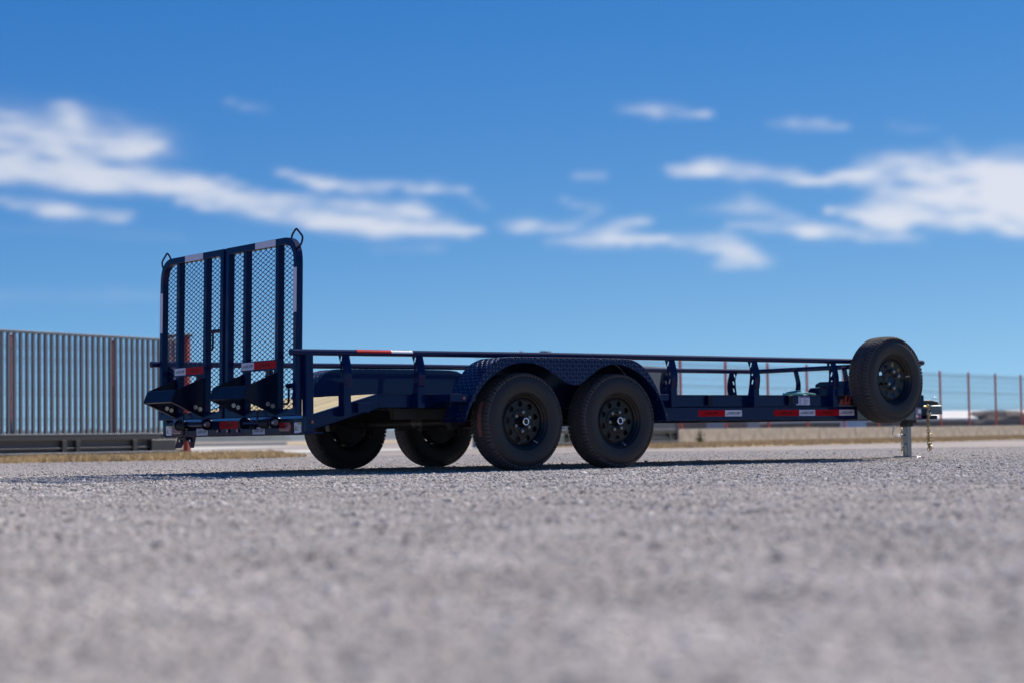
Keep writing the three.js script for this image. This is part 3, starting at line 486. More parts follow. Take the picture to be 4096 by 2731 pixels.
  for (let i = 0; i < 9; i++) { const a = 0.26 + i * Math.PI * 2 / 9; hole(Math.cos(a) * 0.1265, Math.sin(a) * 0.1265, 0.0205); } hole(0, 0, 0.040);
  const face = extr(disc, 0.008, 0.0012).translate(0, 0, 0.047);
  const dish = lathe([[0.0555, 0.1550], [0.0595, 0.1530], [0.0555, 0.150]], 64);
  const pad = lathe([[0.0555, 0.1005], [0.052, 0.0985], [0.0575, 0.094], [0.060, 0.088], [0.0585, 0.060], [0.059, 0.0405], [0.050, 0.039]], 48);
  const hub = merged([lathe([[0.014, 0.042], [0.034, 0.041], [0.055, 0.040], [0.062, 0.032], [0.066, 0.0285], [0.108, 0.0265], [0.1085, 0.018]], 32)]);
  const cap = merged([lathe([[0.102, 0.0285], [0.111, 0.0290], [0.1145, 0.0268], [0.1145, 0.0205], [0.110, 0.0195]], 32)]);
  const plug = merged([lathe([[0.1085, 0.0195], [0.1105, 0.012], [0.111, 0.0001]], 24)]);
  const nut = merged([cyl(V(0, 0, 0.056), V(0, 0, 0.076), 0.0115, 6), at(new THREE.SphereGeometry(0.009, 8, 5), 0, 0, 0.076)]);
  const valve = merged([cyl(V(0, 0, 0), V(0, 0, 0.028), 0.005, 8), at(new THREE.SphereGeometry(0.0065, 8, 6), 0, 0, 0.03)]);
  const drum = merged([lathe([[-0.10, 0.0001], [-0.10, 0.14], [-0.085, 0.162], [-0.02, 0.160], [0.03, 0.142], [0.035, 0.0001]], 40)]);
  return { carcass, tread, letters: merged(letters), rim: merged([merged([barrel, back, face, dish]).scale(1.035, 1.035, 1), pad]), hub, cap, plug, nut, valve, drum };
})();
function makeWheel(spare) {
  const w = group(spare ? 'spare_wheel' : 'wheel', trailer), G = wheelGeo;
  part('tyre', G.carcass, rubber, w); part('tread_blocks', G.tread, treadRubber, w).userData.kind = 'stuff'; part('raised_lettering', G.letters, rubber, w); part('rim', G.rim, rimBlack, w);
  if (!spare) {
    part('hub', G.hub, rimBlack, w); part('hub_cap_ring', G.cap, chrome, w); part('hub_plug', G.plug, rimBlack, w); part('brake_drum', G.drum, black, w);
  }
  for (let i = 0; i < 6; i++) if (!spare || i % 3 !== 1) { const a = 0.45 + i * Math.PI / 3, n = part('lug_nut', G.nut, zinc, w); n.position.set(Math.cos(a) * 0.0699, Math.sin(a) * 0.0699, 0); if (spare) n.scale.setScalar(1.2); }
  const v = part('valve_stem', G.valve, zinc, w); v.position.set(Math.cos(-0.95) * 0.176, Math.sin(-0.95) * 0.172, 0.066); v.rotation.set(0.6, 0.45, 0);
  return w;
}
const stickerMat = std({ roughness: 0.8, map: canvasTex(64, 256, (c, w, h) => { c.fillStyle = '#8d5a52'; c.fillRect(0, 0, w, h); for (let i = 0; i < 900; i++) { c.fillStyle = ['rgba(160,140,130,.5)', 'rgba(70,50,50,.6)', 'rgba(170,60,50,.4)'][i % 3]; c.fillRect(rnd() * w, rnd() * h, rr(1, 6), rr(1, 9)); } }) });
{
  const base = makeWheel(false); base.position.set(0, R - 0.002, 1.207);
  for (const [x, s, spin] of [[0.9, 1, -0.32], [0, -1, 0.9], [0.9, -1, 2.1]]) { const w = base.clone(); w.position.set(x, R - 0.002, s * 1.207); w.rotation.set(0, s > 0 ? 0 : Math.PI, s > 0 ? spin : spin); trailer.add(w); }
  // remains of a paper label on two treads
  const lab = (w, a0, a1, z0, z1) => { const g = new THREE.CylinderGeometry(R + 0.0008, R + 0.0008, z1 - z0, 24, 1, true, a0, a1 - a0); g.rotateX(Math.PI / 2); g.translate(0, 0, (z0 + z1) / 2); part('tread_label', g, stickerMat, w, 'faded red paper label remains on the tread'); };
  lab(base, -Math.PI / 2 - 0.42, -Math.PI / 2 + 0.30, 0.004, 0.05);
}
for (const x of [0, 0.9]) {                                          // axles, springs, hangers
  const a = group('axle', trailer);
  part('axle_tube', [cyl(V(x, R + 0.005, -1.12), V(x, R + 0.005, 1.12), 0.039, 24)], black, a);
  if (!x) { const g = new THREE.CylinderGeometry(0.0402, 0.0402, 0.15, 20, 1, true, -2.4, 1.9); g.rotateX(Math.PI / 2); const l = part('axle_label', g, axleLabelMat, a); l.position.set(x, R + 0.005, -0.075); }
  for (const s of [1, -1]) {
    const pts = []; for (let k = 0; k <= 10; k++) { const u = k / 5 - 1; pts.push([x + u * 0.33, 0.318 + 0.055 * u * u]); }
    part('leaf_spring', [plateXY([...pts, ...[...pts].reverse().map(([p, y]) => [p, y + 0.028])], s * 0.87 - 0.022, 0.044, 0.001)], black, a);
    part('spring_plate', [rb(x - 0.07, x + 0.07, 0.272, 0.282, s * 0.87 - 0.055, s * 0.87 + 0.055, 0.002)], black, a);
    for (const dx of [-0.05, 0.05]) for (const dz of [-0.035, 0.035]) part('u_bolt', [cyl(V(x + dx, 0.25, s * 0.87 + dz), V(x + dx, 0.41, s * 0.87 + dz), 0.006, 8)], black, a);
    for (const dx of [-0.35, 0.35]) part('spring_hanger', [plateXY([[x + dx - 0.04, 0.39], [x + dx + 0.04, 0.39], [x + dx + 0.025, 0.315], [x + dx - 0.025, 0.315]], s * 0.87 - 0.032, 0.064, 0.002)], black, a);
  }
}
{ // spare wheel on a bracket at the near front corner
  const s = makeWheel(true); s.position.set(3.99, 0.692, 1.205); s.scale.setScalar(1.022); s.rotation.z = 1.1;
  const p = group('spare_bracket', trailer); part('bracket_post', [rb(3.94, 4.04, 0.4655, 0.835, CH + 0.001, CH + 0.045, 0.004)], paint, p); part('bracket_hub', [cyl(V(3.99, 0.69, CH + 0.04), V(3.99, 0.69, 1.262), 0.046, 24)], paint, p); part('clamp_plate', [cyl(V(3.99, 0.69, 1.232), V(3.99, 0.69, 1.238), 0.085, 24)], rimBlack, p);
}

// ---- ramp gate in two leaves
{
  const y0 = 0.416, H = 1.246, X0 = -1.79, T = 0.05, RC = 0.19;
  const leafShape = (z0, z1, side) => {                            // drawn in (u, y) with u = -z; outer top corner rounded
    const ring = (o, S) => { const a = z0 + o, b = z1 - o, t = H - o, r = RC - o; S.moveTo(-a, o); if (side < 0) { S.lineTo(-a, t - r); S.quadraticCurveTo(-a, t, -a - r, t); S.lineTo(-b, t); S.lineTo(-b, o); } else { S.lineTo(-a, t); S.lineTo(-b + r, t); S.quadraticCurveTo(-b, t, -b, t - r); S.lineTo(-b, o); } S.closePath(); return S; };
    const s = ring(0, new THREE.Shape()); s.holes.push(ring(T, new THREE.Path())); return s;
  };
  const tape = (g, w, h, z, y, vertical, m = tapePlain, x = -0.0012) => { const t = sticker('reflective_tape', m, g, x, y, z, w, h, 'rear'); return t; };
  for (const side of [-1, 1]) {
    const leaf = group('ramp_gate_leaf', trailer, X0, y0, 0); leaf.rotation.z = -0.019;
    const [z0, z1] = side < 0 ? [-1.06, -0.02] : [0.02, 1.06];
    part('gate_frame', [plateZY(leafShape(z0, z1, side), 0, T, 0.004)], paint, leaf);
    const bars = side < 0 ? [-0.755, -0.310] : [0.310, 0.780];
    for (const z of bars) part('vertical_bar', [rb(0.001, T - 0.001, T, H - T, z - 0.025, z + 0.025, 0.004)], paint, leaf);
    // expanded metal: staggered diamonds, strands pressed slightly out of the sheet
    const strands = [], dw = 0.077, dh = 0.0345, xm = T + 0.004, out = (z, y) => { const a = side < 0 ? z - z0 : z1 - z, b = H - y; if (a < 0.012 || b < 0.012 || y < 0.012) return true; const r = RC; return a < r && b < r && Math.hypot(r - a, r - b) > r - 0.012; };
    const seg = (ya, za, yb, zb) => { if (out((za + zb) / 2, (ya + yb) / 2)) return; if (za < z0 + 0.01 || za > z1 - 0.01 || zb < z0 + 0.01 || zb > z1 - 0.01) return; const L = Math.hypot(yb - ya, zb - za), g = new THREE.BoxGeometry(0.0034, 0.0030, L + 0.002); g.rotateX(-Math.atan2(yb - ya, zb - za)); g.translate(xm, (ya + yb) / 2, (za + zb) / 2); strands.push(g); };
    for (let j = 0; j * dh / 2 < H; j++) for (let i = -1; (i - 0.5) * dw < z1 - z0; i++) {
      const y = j * dh / 2, z = z0 + (i + (j % 2 ? 0.5 : 0)) * dw; seg(y, z, y + dh / 2, z + dw / 2); seg(y, z, y + dh / 2, z - dw / 2);
      if (!out(z, y) && z > z0 && z < z1) { const g = new THREE.BoxGeometry(0.014, 0.003, 0.009); g.rotateZ(0.5); g.translate(xm + 0.003, y, z); strands.push(g); }
    }
    part('expanded_mesh', strands, paint, leaf).userData.kind = 'stuff';
    // lift handle on the outer corner
    const s = side, hp = [V(0.027, 1.218, s * 0.925), V(0.027, 1.262, s * 0.945), V(0.027, 1.303, s * 1.0), V(0.027, 1.236, s * 1.092), V(0.027, 1.19, s * 1.075), V(0.027, 1.155, s * 1.02)];
    part('lift_handle', [tube(hp, 0.0072, 8, 0.02)], paint, leaf);
    // foot: two side plates and a folded nose that carries the ramp
    const [fa, fb] = side < 0 ? [-0.775, -0.300] : [0.290, 0.795], foot = [[0.012, 0.315], [-0.235, 0.210], [-0.262, 0.125], [0.012, 0.012]];
    const nose = plateXY([[-0.232, 0.211], [-0.2385, 0.207], [-0.270, 0.123], [-0.250, 0.116], [-0.249, 0.121], [-0.263, 0.127], [-0.233, 0.202], [-0.214, 0.2085], [-0.215, 0.213]], fa, fb - fa, 0.001);
    const flange = (z) => { const g = new THREE.BoxGeometry(0.30, 0.006, 0.03); return g.rotateZ(-0.39).translate(-0.122, 0.064, z); };
    part('ramp_foot', [plateXY(foot, fa, 0.008, 0.001), plateXY(foot, fb - 0.008, 0.008, 0.001), nose, flange(fa + 0.016), flange(fb - 0.016)], paintDark, leaf);
    for (const z of [fa, fb]) for (const [x, y] of [[-0.074, 0.086], [-0.037, 0.072]]) part('bolt', [cyl(V(x, y, z - 0.012), V(x, y, z + 0.012), 0.0115, 6), cyl(V(x, y, z - 0.009), V(x, y, z + 0.009), 0.016, 16)], zinc, leaf);
    part('tape_plate', [rb(-0.007, -0.0002, 0.325, 0.398, fa - 0.01, fb + 0.01, 0.002)], paint, leaf);
    const zs = side < 0 ? [-0.775, -0.595, -0.305] : [0.29, 0.475, 0.79], yt = 0.364;
    tape(leaf, zs[1] - zs[0], 0.053, (zs[0] + zs[1]) / 2, yt, 0, tapeWhite, -0.0078); tape(leaf, zs[2] - zs[1], 0.053, (zs[1] + zs[2]) / 2, yt, 0, tapeRed, -0.0078);
    tape(leaf, 0.295, 0.046, side < 0 ? -0.49 : 0.612, H - 0.0255, 0); 
    const vt = sticker('reflective_tape', tapePlain, leaf, -0.0012, side < 0 ? 0.83 : 0.87, s * 1.0345, 0.046, 0.31, 'rear');
    // latch rods
    if (side > 0) part('latch_rod', [tube([V(0.02, 0.085, 0.83), V(0.02, 0.085, 0.925), V(0.02, 0.205, 0.925)], 0.008, 8, 0.03), cyl(V(0.02, 0.21, 0.905), V(0.02, 0.21, 1.02), 0.017, 12)], paintDark, leaf);
    else part('latch_rod', [tube([V(0.02, 0.51, -0.30), V(0.02, 0.51, -0.21), V(0.02, 0.64, -0.21)], 0.008, 8, 0.03), cyl(V(0.02, 0.645, -0.235), V(0.02, 0.645, -0.06), 0.014, 12)], paintDark, leaf);
  }
  // hinge rods with coil springs
  for (const [a, b, sp] of [[-0.72, -0.27, -1], [0.31, 0.75, 1]]) {
    const h = group('gate_hinge', trailer), y = 0.374, x = -1.795;
    part('hinge_rod', [cyl(V(x, y, a), V(x, y, b), 0.016, 16)], paint, h);
    const c0 = sp < 0 ? a + 0.03 : b - 0.16, coil = []; for (let k = 0; k <= 130; k++) { const t = k / 130; coil.push(V(x + Math.cos(t * 63) * 0.029, y - 0.008 + Math.sin(t * 63) * 0.029, c0 + t * 0.13)); }
    part('coil_spring', [tube(coil, 0.0052, 6, 0, true)], black, h);
    part('spring_arm', [tube([V(x - 0.03, y, c0 + (sp < 0 ? 0.12 : 0)), V(x - 0.035, y + 0.055, c0 + (sp < 0 ? 0.13 : -0.01)), V(x - 0.01, y + 0.09, c0 + (sp < 0 ? 0.12 : -0.02))], 0.007, 8, 0.03)], black, h);
    for (const z of [a, b]) part('hinge_lug', [plateXY([[x - 0.028, y - 0.026], [x + 0.0, y - 0.042], [x + 0.055, y - 0.04], [x + 0.055, y + 0.03], [x + 0.012, y + 0.044], [x - 0.018, y + 0.032], [x - 0.030, y + 0.008]], z - 0.008, 0.016, 0.003)], paintDark, h);
    part('hinge_pin', [cyl(V(x, y, (sp > 0 ? b : b) - 0.004), V(x, y, b + 0.04), 0.021, 16)], zinc, h);
    part('hinge_bracket', [rb(x + 0.03, x + 0.058, y - 0.045, y - 0.010, a + 0.06, a + 0.10, 0.004)], paintDark, h);
  }
}

// ---- nose: toolbox, coupler, jack, chains
{
  const t = group('tongue_toolbox', trailer);
  part('box_body', [plateZY([[0.492, 0.50], [0.492, 0.650], [0.462, 0.676], [-0.462, 0.676], [-0.492, 0.650], [-0.492, 0.50]], 4.76, 0.42, 0.004)], paint, t);
  part('box_lid', [plateZY([[0.388, 0.678], [0.388, 0.704], [0.328, 0.729], [-0.328, 0.729], [-0.388, 0.704], [-0.388, 0.678]], 4.75, 0.40, 0.004)], paint, t);
  for (const z of [-0.28, -0.17]) part('lid_latch', [rb(4.742, 4.76, 0.668, 0.688, z - 0.03, z + 0.03, 0.003)], paintDark, t);
  part('drawbar_head', [rb(5.66, 5.86, 0.363, 0.474, -0.075, 0.075, 0.005)], paint, trailer);
  sticker('maker_decal', makerMat, trailer, 5.60, 0.418, 0.145, 0.23, 0.104, 'near').rotation.y = 0.473;
  part('jack_head', [rb(5.54, 5.665, 0.475, 0.60, -0.062, 0.062, 0.006), rb(5.70, 5.80, 0.4745, 0.60, -0.03, 0.03, 0.006)], paint, trailer);
  const j = group('jack_stand', trailer); j.position.set(5.592, 0, 0);
  part('jack_collar', [rb(-0.046, 0.046, 0.292, 0.331, -0.046, 0.046, 0.006), rb(-0.042, 0.042, 0.331, 0.366, -0.042, 0.042, 0.006), rb(0.03, 0.10, 0.325, 0.362, -0.04, 0.04, 0.006)], black, j);
  part('jack_leg', [rb(-0.031, 0.031, 0.008, 0.30, -0.031, 0.031, 0.006)], galv, j);
  part('jack_foot', [rb(-0.10, 0.10, 0.001, 0.007, -0.085, 0.085, 0.002), rb(-0.104, -0.094, 0.001, 0.013, -0.08, 0.08, 0.002)], galv, j);
  part('jack_pin', [cyl(V(-0.05, 0.125, 0), V(0.05, 0.125, 0), 0.008, 10), tube([V(-0.048, 0.128, 0.0), V(-0.062, 0.135, 0.02), V(-0.055, 0.10, 0.03), V(-0.052, 0.03, 0.025)], 0.002, 6, 0.01)], zinc, j);
  for (const y of [0.035, 0.215]) part('pin_hole', [cyl(V(-0.0316, y, 0), V(-0.030, y, 0), 0.009, 12)], black, j);
  const c = group('coupler', trailer);
  part('coupler_body', [rb(5.86, 6.035, 0.408, 0.497, -0.052, 0.052, 0.012), at(new THREE.CylinderGeometry(0.05, 0.053, 0.075, 24), 6.032, 0.447, 0), at(new THREE.SphereGeometry(0.05, 20, 10, 0, Math.PI * 2, 0, Math.PI / 2).scale(1, 0.4, 1), 6.032, 0.4845, 0)], castGrey, c);
  part('coupler_latch', [plateXY([[5.80, 0.498], [5.80, 0.548], [5.93, 0.548], [6.02, 0.532], [6.03, 0.50], [5.97, 0.4985]], -0.03, 0.06, 0.003)], black, c);
  part('safety_pin', [tube([V(5.93, 0.535, 0.03), V(5.945, 0.572, 0.035), V(5.985, 0.575, 0.03), V(5.995, 0.54, 0.03)], 0.0022, 6, 0.02), at(new THREE.SphereGeometry(0.006, 8, 6), 5.985, 0.572, 0.03)], zinc, c);
  part('chain_plate', [rb(5.765, 5.90, 0.362, 0.40, -0.12, 0.12, 0.004)], paintDark, c);
  part('tongue_bolts', [cyl(V(5.79, 0.42, 0.075), V(5.79, 0.42, 0.09), 0.012, 6), cyl(V(5.84, 0.42, 0.075), V(5.84, 0.42, 0.09), 0.012, 6)], zinc, c);
  const link = new THREE.TorusGeometry(0.0125, 0.0042, 6, 14); link.scale(1, 1.55, 1);
  const chain = (x, z, ya, yb) => { const g = [], n = Math.round((ya - yb) / 0.0285); for (let i = 0; i < n; i++) { const l = link.clone(); l.rotateY((i % 2 ? 0.55 : 2.1) + rr(-0.2, 0.2)); l.rotateX(rr(-0.08, 0.08)); l.translate(x + rr(-0.002, 0.002) - i * 0.0002, ya - i * 0.0285, z + rr(-0.002, 0.002)); g.push(l); } return g; };
  part('safety_chain', [...chain(5.765, 0.12, 0.475, 0.045), ...chain(5.778, 0.13, 0.20, 0.045), ...chain(5.757, 0.128, 0.40, 0.30)], gold, trailer, 'longer gold safety chain hanging beside the coupler');
  part('safety_chain', [...chain(5.66, -0.12, 0.34, 0.04)], gold, trailer, 'gold safety chain hanging behind the jack leg');
  part('chain_hook', [tube([V(5.70, 0.486, 0.12), V(5.74, 0.483, 0.12), V(5.775, 0.472, 0.12), V(5.78, 0.45, 0.12)], 0.010, 8, 0.02)], gold, trailer);
}

// ------------------------------------------------------------------ loose things on and under the trailer
{
  const pts = []; for (let k = 0; k <= 150; k++) { const a = k / 150 * Math.PI * 2 * 4.3, r = 0.075 + 0.006 * Math.sin(a * 0.37 + 1); pts.push(V(Math.cos(a) * r * 1.25, 0.010 + k / 150 * 0.03 + 0.014 * (1 - Math.cos(a - 2.6)) * (k / 150), Math.sin(a) * r)); }
  pts.push(V(0.10, 0.045, 0.06), V(0.21, 0.032, 0.07));
  const s = thing('hose_coil', 'coil of turquoise hose lying on the deck before the toolbox', 'hose', 3.77, DECK - 0.008, 0.30);
  part('hose', [tube(pts, 0.008, 8, 0.01)], teal, s);
  const b = thing('plastic_bag', 'small clear plastic bag knotted on a string under the spare wheel', 'plastic bag', 4.12, 0.216, 1.15);
  const bagM = new THREE.MeshPhysicalMaterial({ color: lin(0.85, 0.87, 0.9), roughness: 0.12, transmission: 0.75, thickness: 0, side: THREE.DoubleSide });
  const bag = new THREE.IcosahedronGeometry(1, 2), p = bag.attributes.position; for (let i = 0; i < p.count; i++) { const f = 1 + 0.35 * perlin.noise(p.getX(i) * 3, p.getY(i) * 3, p.getZ(i) * 3); p.setXYZ(i, p.getX(i) * f * 0.014, p.getY(i) * f * 0.027, p.getZ(i) * f * 0.011); } bag.computeVertexNormals(); bag.rotateZ(-0.5); bag.translate(0.018, 0.06, 0);
  part('bag', [bag], bagM, b); part('string', [cyl(V(0.01, 0.088, 0), V(0.01, 0.13, 0), 0.0009, 5)], tapePlain, b);
  part('bag_neck', [tube([V(0.010, 0.04, 0), V(0.0, 0.025, 0), V(-0.008, 0.0, 0)], 0.004, 6, 0.01), at(new THREE.SphereGeometry(0.007, 8, 6), 0.006, 0.036, 0)], std({ color: lin(0.4, 0.42, 0.45), roughness: 0.25 }), b);
}

// ------------------------------------------------------------------ boundary of the lot
const FA = { o: [3.01, -16.48], a: 0.405 }, FB = { o: [27.66, -28.07], a: 0.294 };        // two straight runs of fence
const on = (f, t, n = 0) => [f.o[0] + t * Math.cos(f.a) - n * Math.sin(f.a), f.o[1] - t * Math.sin(f.a) - n * Math.cos(f.a)];
const steel = std({ color: lin(0.125, 0.145, 0.175), roughness: 0.45, metalness: 0.2 }), steelMid = std({ color: lin(0.085, 0.09, 0.105), roughness: 0.6 }), steelDark = std({ color: lin(0.022, 0.024, 0.03), roughness: 0.5 });
const oldRed = std({ color: lin(0.30, 0.042, 0.030), roughness: 0.6 });
const redSteel = std({ color: lin(0.55, 0.06, 0.035), roughness: 0.55 }), wire = std({ color: lin(0.20, 0.22, 0.23), roughness: 0.5, metalness: 0.3 });
const concreteTex = noiseTex(512, (() => { const a = tile((u, v) => fbm(u * 7, v * 7, 31, 5)), b = tile((u, v) => fbm(u * 30, v * 30, 33, 3)); return (u, v) => { const n = a(u, v) * 46 + b(u, v) * 26; return [186 + n, 180 + n, 170 + n * 0.95]; }; })(), { srgb: true });
const concrete = std({ map: concreteTex, color: lin(1.0, 0.98, 0.94), roughness: 0.95 });
function slidingGate(label, len, barGap, mirror, verticals) {
  const g = thing('sliding_gate', label, 'gate', 0, 0, 0, 0, 'sliding gates of the lot');
  part('top_rail', [rb(0, len, 2.02, 2.065, -0.03, 0.03, 0.004)], steel, g);
  part('bottom_rail', [rb(0, len, 0.385, 0.412, -0.035, 0.035, 0.003)], steel, g);
  const bar = rb(-0.025, 0.025, 0.412, 2.02, -0.025, 0.025, 0.005);
  for (let t = 0.05; t < len; t += barGap) { const m = part('bar', bar, steel, g); m.position.x = t + rr(-0.004, 0.004); }
  part('truss_beam', [rb(0, len, 0.30, 0.3848, -0.05, 0.03, 0.004)], steelDark, g);
  part('back_plate', [rb(0, len, 0.1002, 0.2998, -0.058, -0.052, 0.002)], steelMid, g);
  part('truss_rod', [rb(0, len, 0.158, 0.182, -0.02, 0.02, 0.004)], steelDark, g);
  part('track_beam', [rb(0, len, 0.072, 0.10, -0.06, 0.06, 0.004)], steel, g); part('track_base', [rb(0, len, 0.0, 0.0718, -0.04, 0.05, 0.004)], steelDark, g);
  for (const t of verticals) { part('truss_post', [rb(t - 0.05, t + 0.05, 0.1002, 0.2998, -0.03, 0.03, 0.003)], steelDark, g); }
  return g;
}
{ // near leaf at the left of the picture, far leaf beyond the drive
  const a = slidingGate('long grey sliding gate of upright bars, nearer one behind the ramp gate', 11.2, 0.139, false, [1.2, 2.6, 4.2, 8.38, 8.70, 10.1]);
  let p = on(FA, -7); a.position.set(p[0], 0, p[1]); a.rotation.y = FA.a;
  part('drive_box', [rb(10.5, 11.15, 0.105, 0.299, -0.10, 0.05, 0.01)], steelDark, a);
  const b = slidingGate('grey sliding gate of upright bars, farther one seen past the front wheel', 7.4, 0.139, false, [0.6, 1.2, 3.0, 4.8, 6.9]);
  p = on(FA, 17.55); b.position.set(p[0], 0, p[1]); b.rotation.y = FA.a; part('end_plate', [rb(7.3, 7.42, 0.10, 2.02, -0.045, 0.045, 0.004)], steelDark, b); part('drive_box', [rb(0.2, 0.9, 0.105, 0.299, -0.10, 0.05, 0.01)], castGrey, b);
}
function portal(t, n, h, label) {
  const p = on(FA, t, n), g = thing('gate_portal', label, 'gate post', p[0], 0, p[1], FA.a);
  part('post', [rb(-0.05, 0.05, 0.05, h, -0.05, 0.05, 0.006)], oldRed, g); part('roller_arm', [rb(-0.18, 0.07, h + 0.001, h + 0.055, -0.09, 0.09, 0.006)], steelDark, g);
  part('roller', [cyl(V(-0.13, h - 0.09, 0), V(-0.13, h, 0), 0.03, 12)], steelDark, g); part('foot_plate', [rb(-0.12, 0.12, 0.0, 0.05, -0.10, 0.10, 0.006)], castGrey, g);
  return g;
}
portal(4.62, 0.10, 2.12, 'orange-red gate post with a dark roller arm, seen through the ramp mesh');
portal(4.25, 0.16, 2.10, 'orange-red gate post half hidden by the left ramp gate bar');
portal(17.95, 0.12, 2.24, 'orange-red gate post with its arm just above the trailer rail');
portal(15.45, 0.14, 1.95, 'brownish-red gate post peeking over the rear of the near fender');
{ const p = on(FA, 4.45, 0.35), g = thing('concrete_block', 'pale grey concrete block at the end of the nearer gate', 'concrete block', p[0], 0, p[1], FA.a); part('block', [rb(-0.62, 0.42, 0.10, 0.38, -0.12, 0.12, 0.012)], concrete, g); for (const x of [-0.45, 0.3]) part('block_foot', [rb(x - 0.06, x + 0.06, 0, 0.0995, -0.1, 0.1, 0.01)], castGrey, g); }

function meshFence(f, t0, t1, n, posts, h, label, wallLabel, red, pw) {
  const g = thing('mesh_fence', label, 'fence', ...(() => { const p = on(f, 0, n); return [p[0], 0, p[1]]; })(), f.a);
  const hor = [], ver = [];
  const ys = []; for (let y = 0.45; y <= h - 0.02; y += 0.2) ys.push(y);
  for (const y of ys) hor.push(bx(t0, t1, y - 0.003, y + 0.003, 0.028, 0.034));
  for (const y of [0.62, 1.12, 1.62, h - 0.12]) { hor.push(bx(t0, t1, y + 0.045, y + 0.051, 0.0, 0.006), bx(t0, t1, y - 0.003, y + 0.003, -0.034, -0.028), bx(t0, t1, y - 0.051, y - 0.045, 0.0, 0.006)); }
  for (let t = t0; t < t1; t += 0.05) ver.push(bx(t - 0.0015, t + 0.0015, 0.43, h, 0.035, 0.038));
  part('wire_mesh', [...hor, ...ver], wire, g).userData.kind = 'stuff';
  const post = rb(-pw, pw, 0.412, h + 0.03, -pw, pw, 0.004), cap = rb(-0.034, 0.034, h + 0.0302, h + 0.045, -0.034, 0.034, 0.003), foot = rb(-0.06, 0.06, 0.412, 0.42, -0.055, 0.055, 0.002);
  for (const t of posts) { const m = part('fence_post', merged([post, cap, foot]), red, g); m.position.x = t; m.position.z = -0.002; }
  const w = thing('low_wall', wallLabel, 'wall', g.position.x, 0, g.position.z, f.a);
  const uvw = (q) => { const p = q.attributes.position, u = q.attributes.uv; for (let i = 0; i < p.count; i++) u.setXY(i, p.getX(i) / 2.1 + p.getZ(i), p.getY(i) / 2.1); return q; };
  for (let t = t0; t < t1 - 0.1; t += 2.55) { const e = Math.min(t + 2.55, t1); part('wall_section', uvw(rb(t + 0.008, e - 0.008, -0.05, 0.41 + rr(-0.006, 0.006), -0.1, 0.1, 0.01)), concrete, w); }
  return g;
}
meshFence(FA, -8, 4.3, 0.45, [-6.48, -4.11, -1.74, 0.64, 3.07], 1.98, 'welded wire fence on red posts right behind the nearer sliding gate', 'low concrete wall in the shade behind the nearer sliding gate', oldRed, 0.02);
meshFence(FB, -9.6, 38, 0, Array.from({ length: 18 }, (_, i) => (i - 3) * 2.55), 2.36, 'long welded wire fence on red posts right of the far gate', 'long low concrete wall with red fence posts standing on it', redSteel, 0.03);

// ------------------------------------------------------------------ ground cover, drive and far land
const grassMap = noiseTex(512, (() => { const a = tile((u, v) => fbm(u * 40, v * 40, 41, 4)), b = tile((u, v) => fbm(u * 8, v * 8, 43, 4)); return (u, v) => { const n = a(u, v) * 60 + b(u, v) * 40 + (rnd() - 0.5) * 30; return [190 + n, 167 + n, 122 + n * 0.8]; }; })(), { srgb: true });
function sheet(name, pts, y, mat, k = 2) {
  const s = shapeOf(pts.map(([x, z]) => [x, -z])), g = new THREE.ShapeGeometry(s); g.rotateX(-Math.PI / 2); g.translate(0, y, 0);
  const p = g.attributes.position, u = g.attributes.uv; for (let i = 0; i < p.count; i++) u.setXY(i, p.getX(i) / k, p.getZ(i) / k);
  const m = new THREE.Mesh(g, mat); m.name = name; m.receiveShadow = true; m.userData.kind = 'structure'; scene.add(m); return m;
}
const leftFront = [[-8.5, -8.2], [-3.2, -10.0], [1.1, -11.67], [3.3, -10.95], [4.7, -11.0], [6.2, -12.4]];
const polyA = [...leftFront, on(FA, 6.4, -0.4), on(FA, 4.3, 0.2), on(FA, -12, 0.2)];
const polyB = [on(FA, 17.0, 0.2), on(FA, 16.8, -1.2), [14.2, -14.3], [15.47, -13.79], [19.26, -14.52], [23.52, -15.65], [30.26, -18.45], [52, -27], on(FB, 38, 0), on(FB, -3, 0), on(FA, 25, 0.2)];
const dry = std({ map: grassMap, color: lin(0.95, 0.92, 0.85), roughness: 1 });
sheet('grass_verge', polyA, 0.006, dry); sheet('grass_strip', polyB, 0.006, dry);
const drive = std({ map: concreteTex, color: lin(0.95, 0.97, 1.0), roughness: 0.95 });
sheet('drive', [on(FA, 4.4, -0.5), on(FA, 17.0, -0.5), on(FA, 17.5, 12), on(FA, 42, 24), on(FA, 52, 46), on(FA, -34, 46), on(FA, -34, 28), on(FA, 3, 14)], 0.008, drive, 6);
{ const k = new THREE.Mesh(merged([(() => { const g = bx(-60, 60, -0.05, 0.14, 0, 0.35); return g; })()]), std({ color: lin(0.16, 0.17, 0.19) })); k.name = 'kerb'; k.userData.kind = 'structure'; const p = on(FA, 8, 46); k.position.set(p[0], 0, p[1]); k.rotation.y = FA.a; k.castShadow = k.receiveShadow = true; scene.add(k); }
sheet('dry_field', [on(FA, -160, 46.4), on(FA, 120, 46.4), on(FA, 420, 500), on(FA, -420, 500)], 0.02, dry, 5);
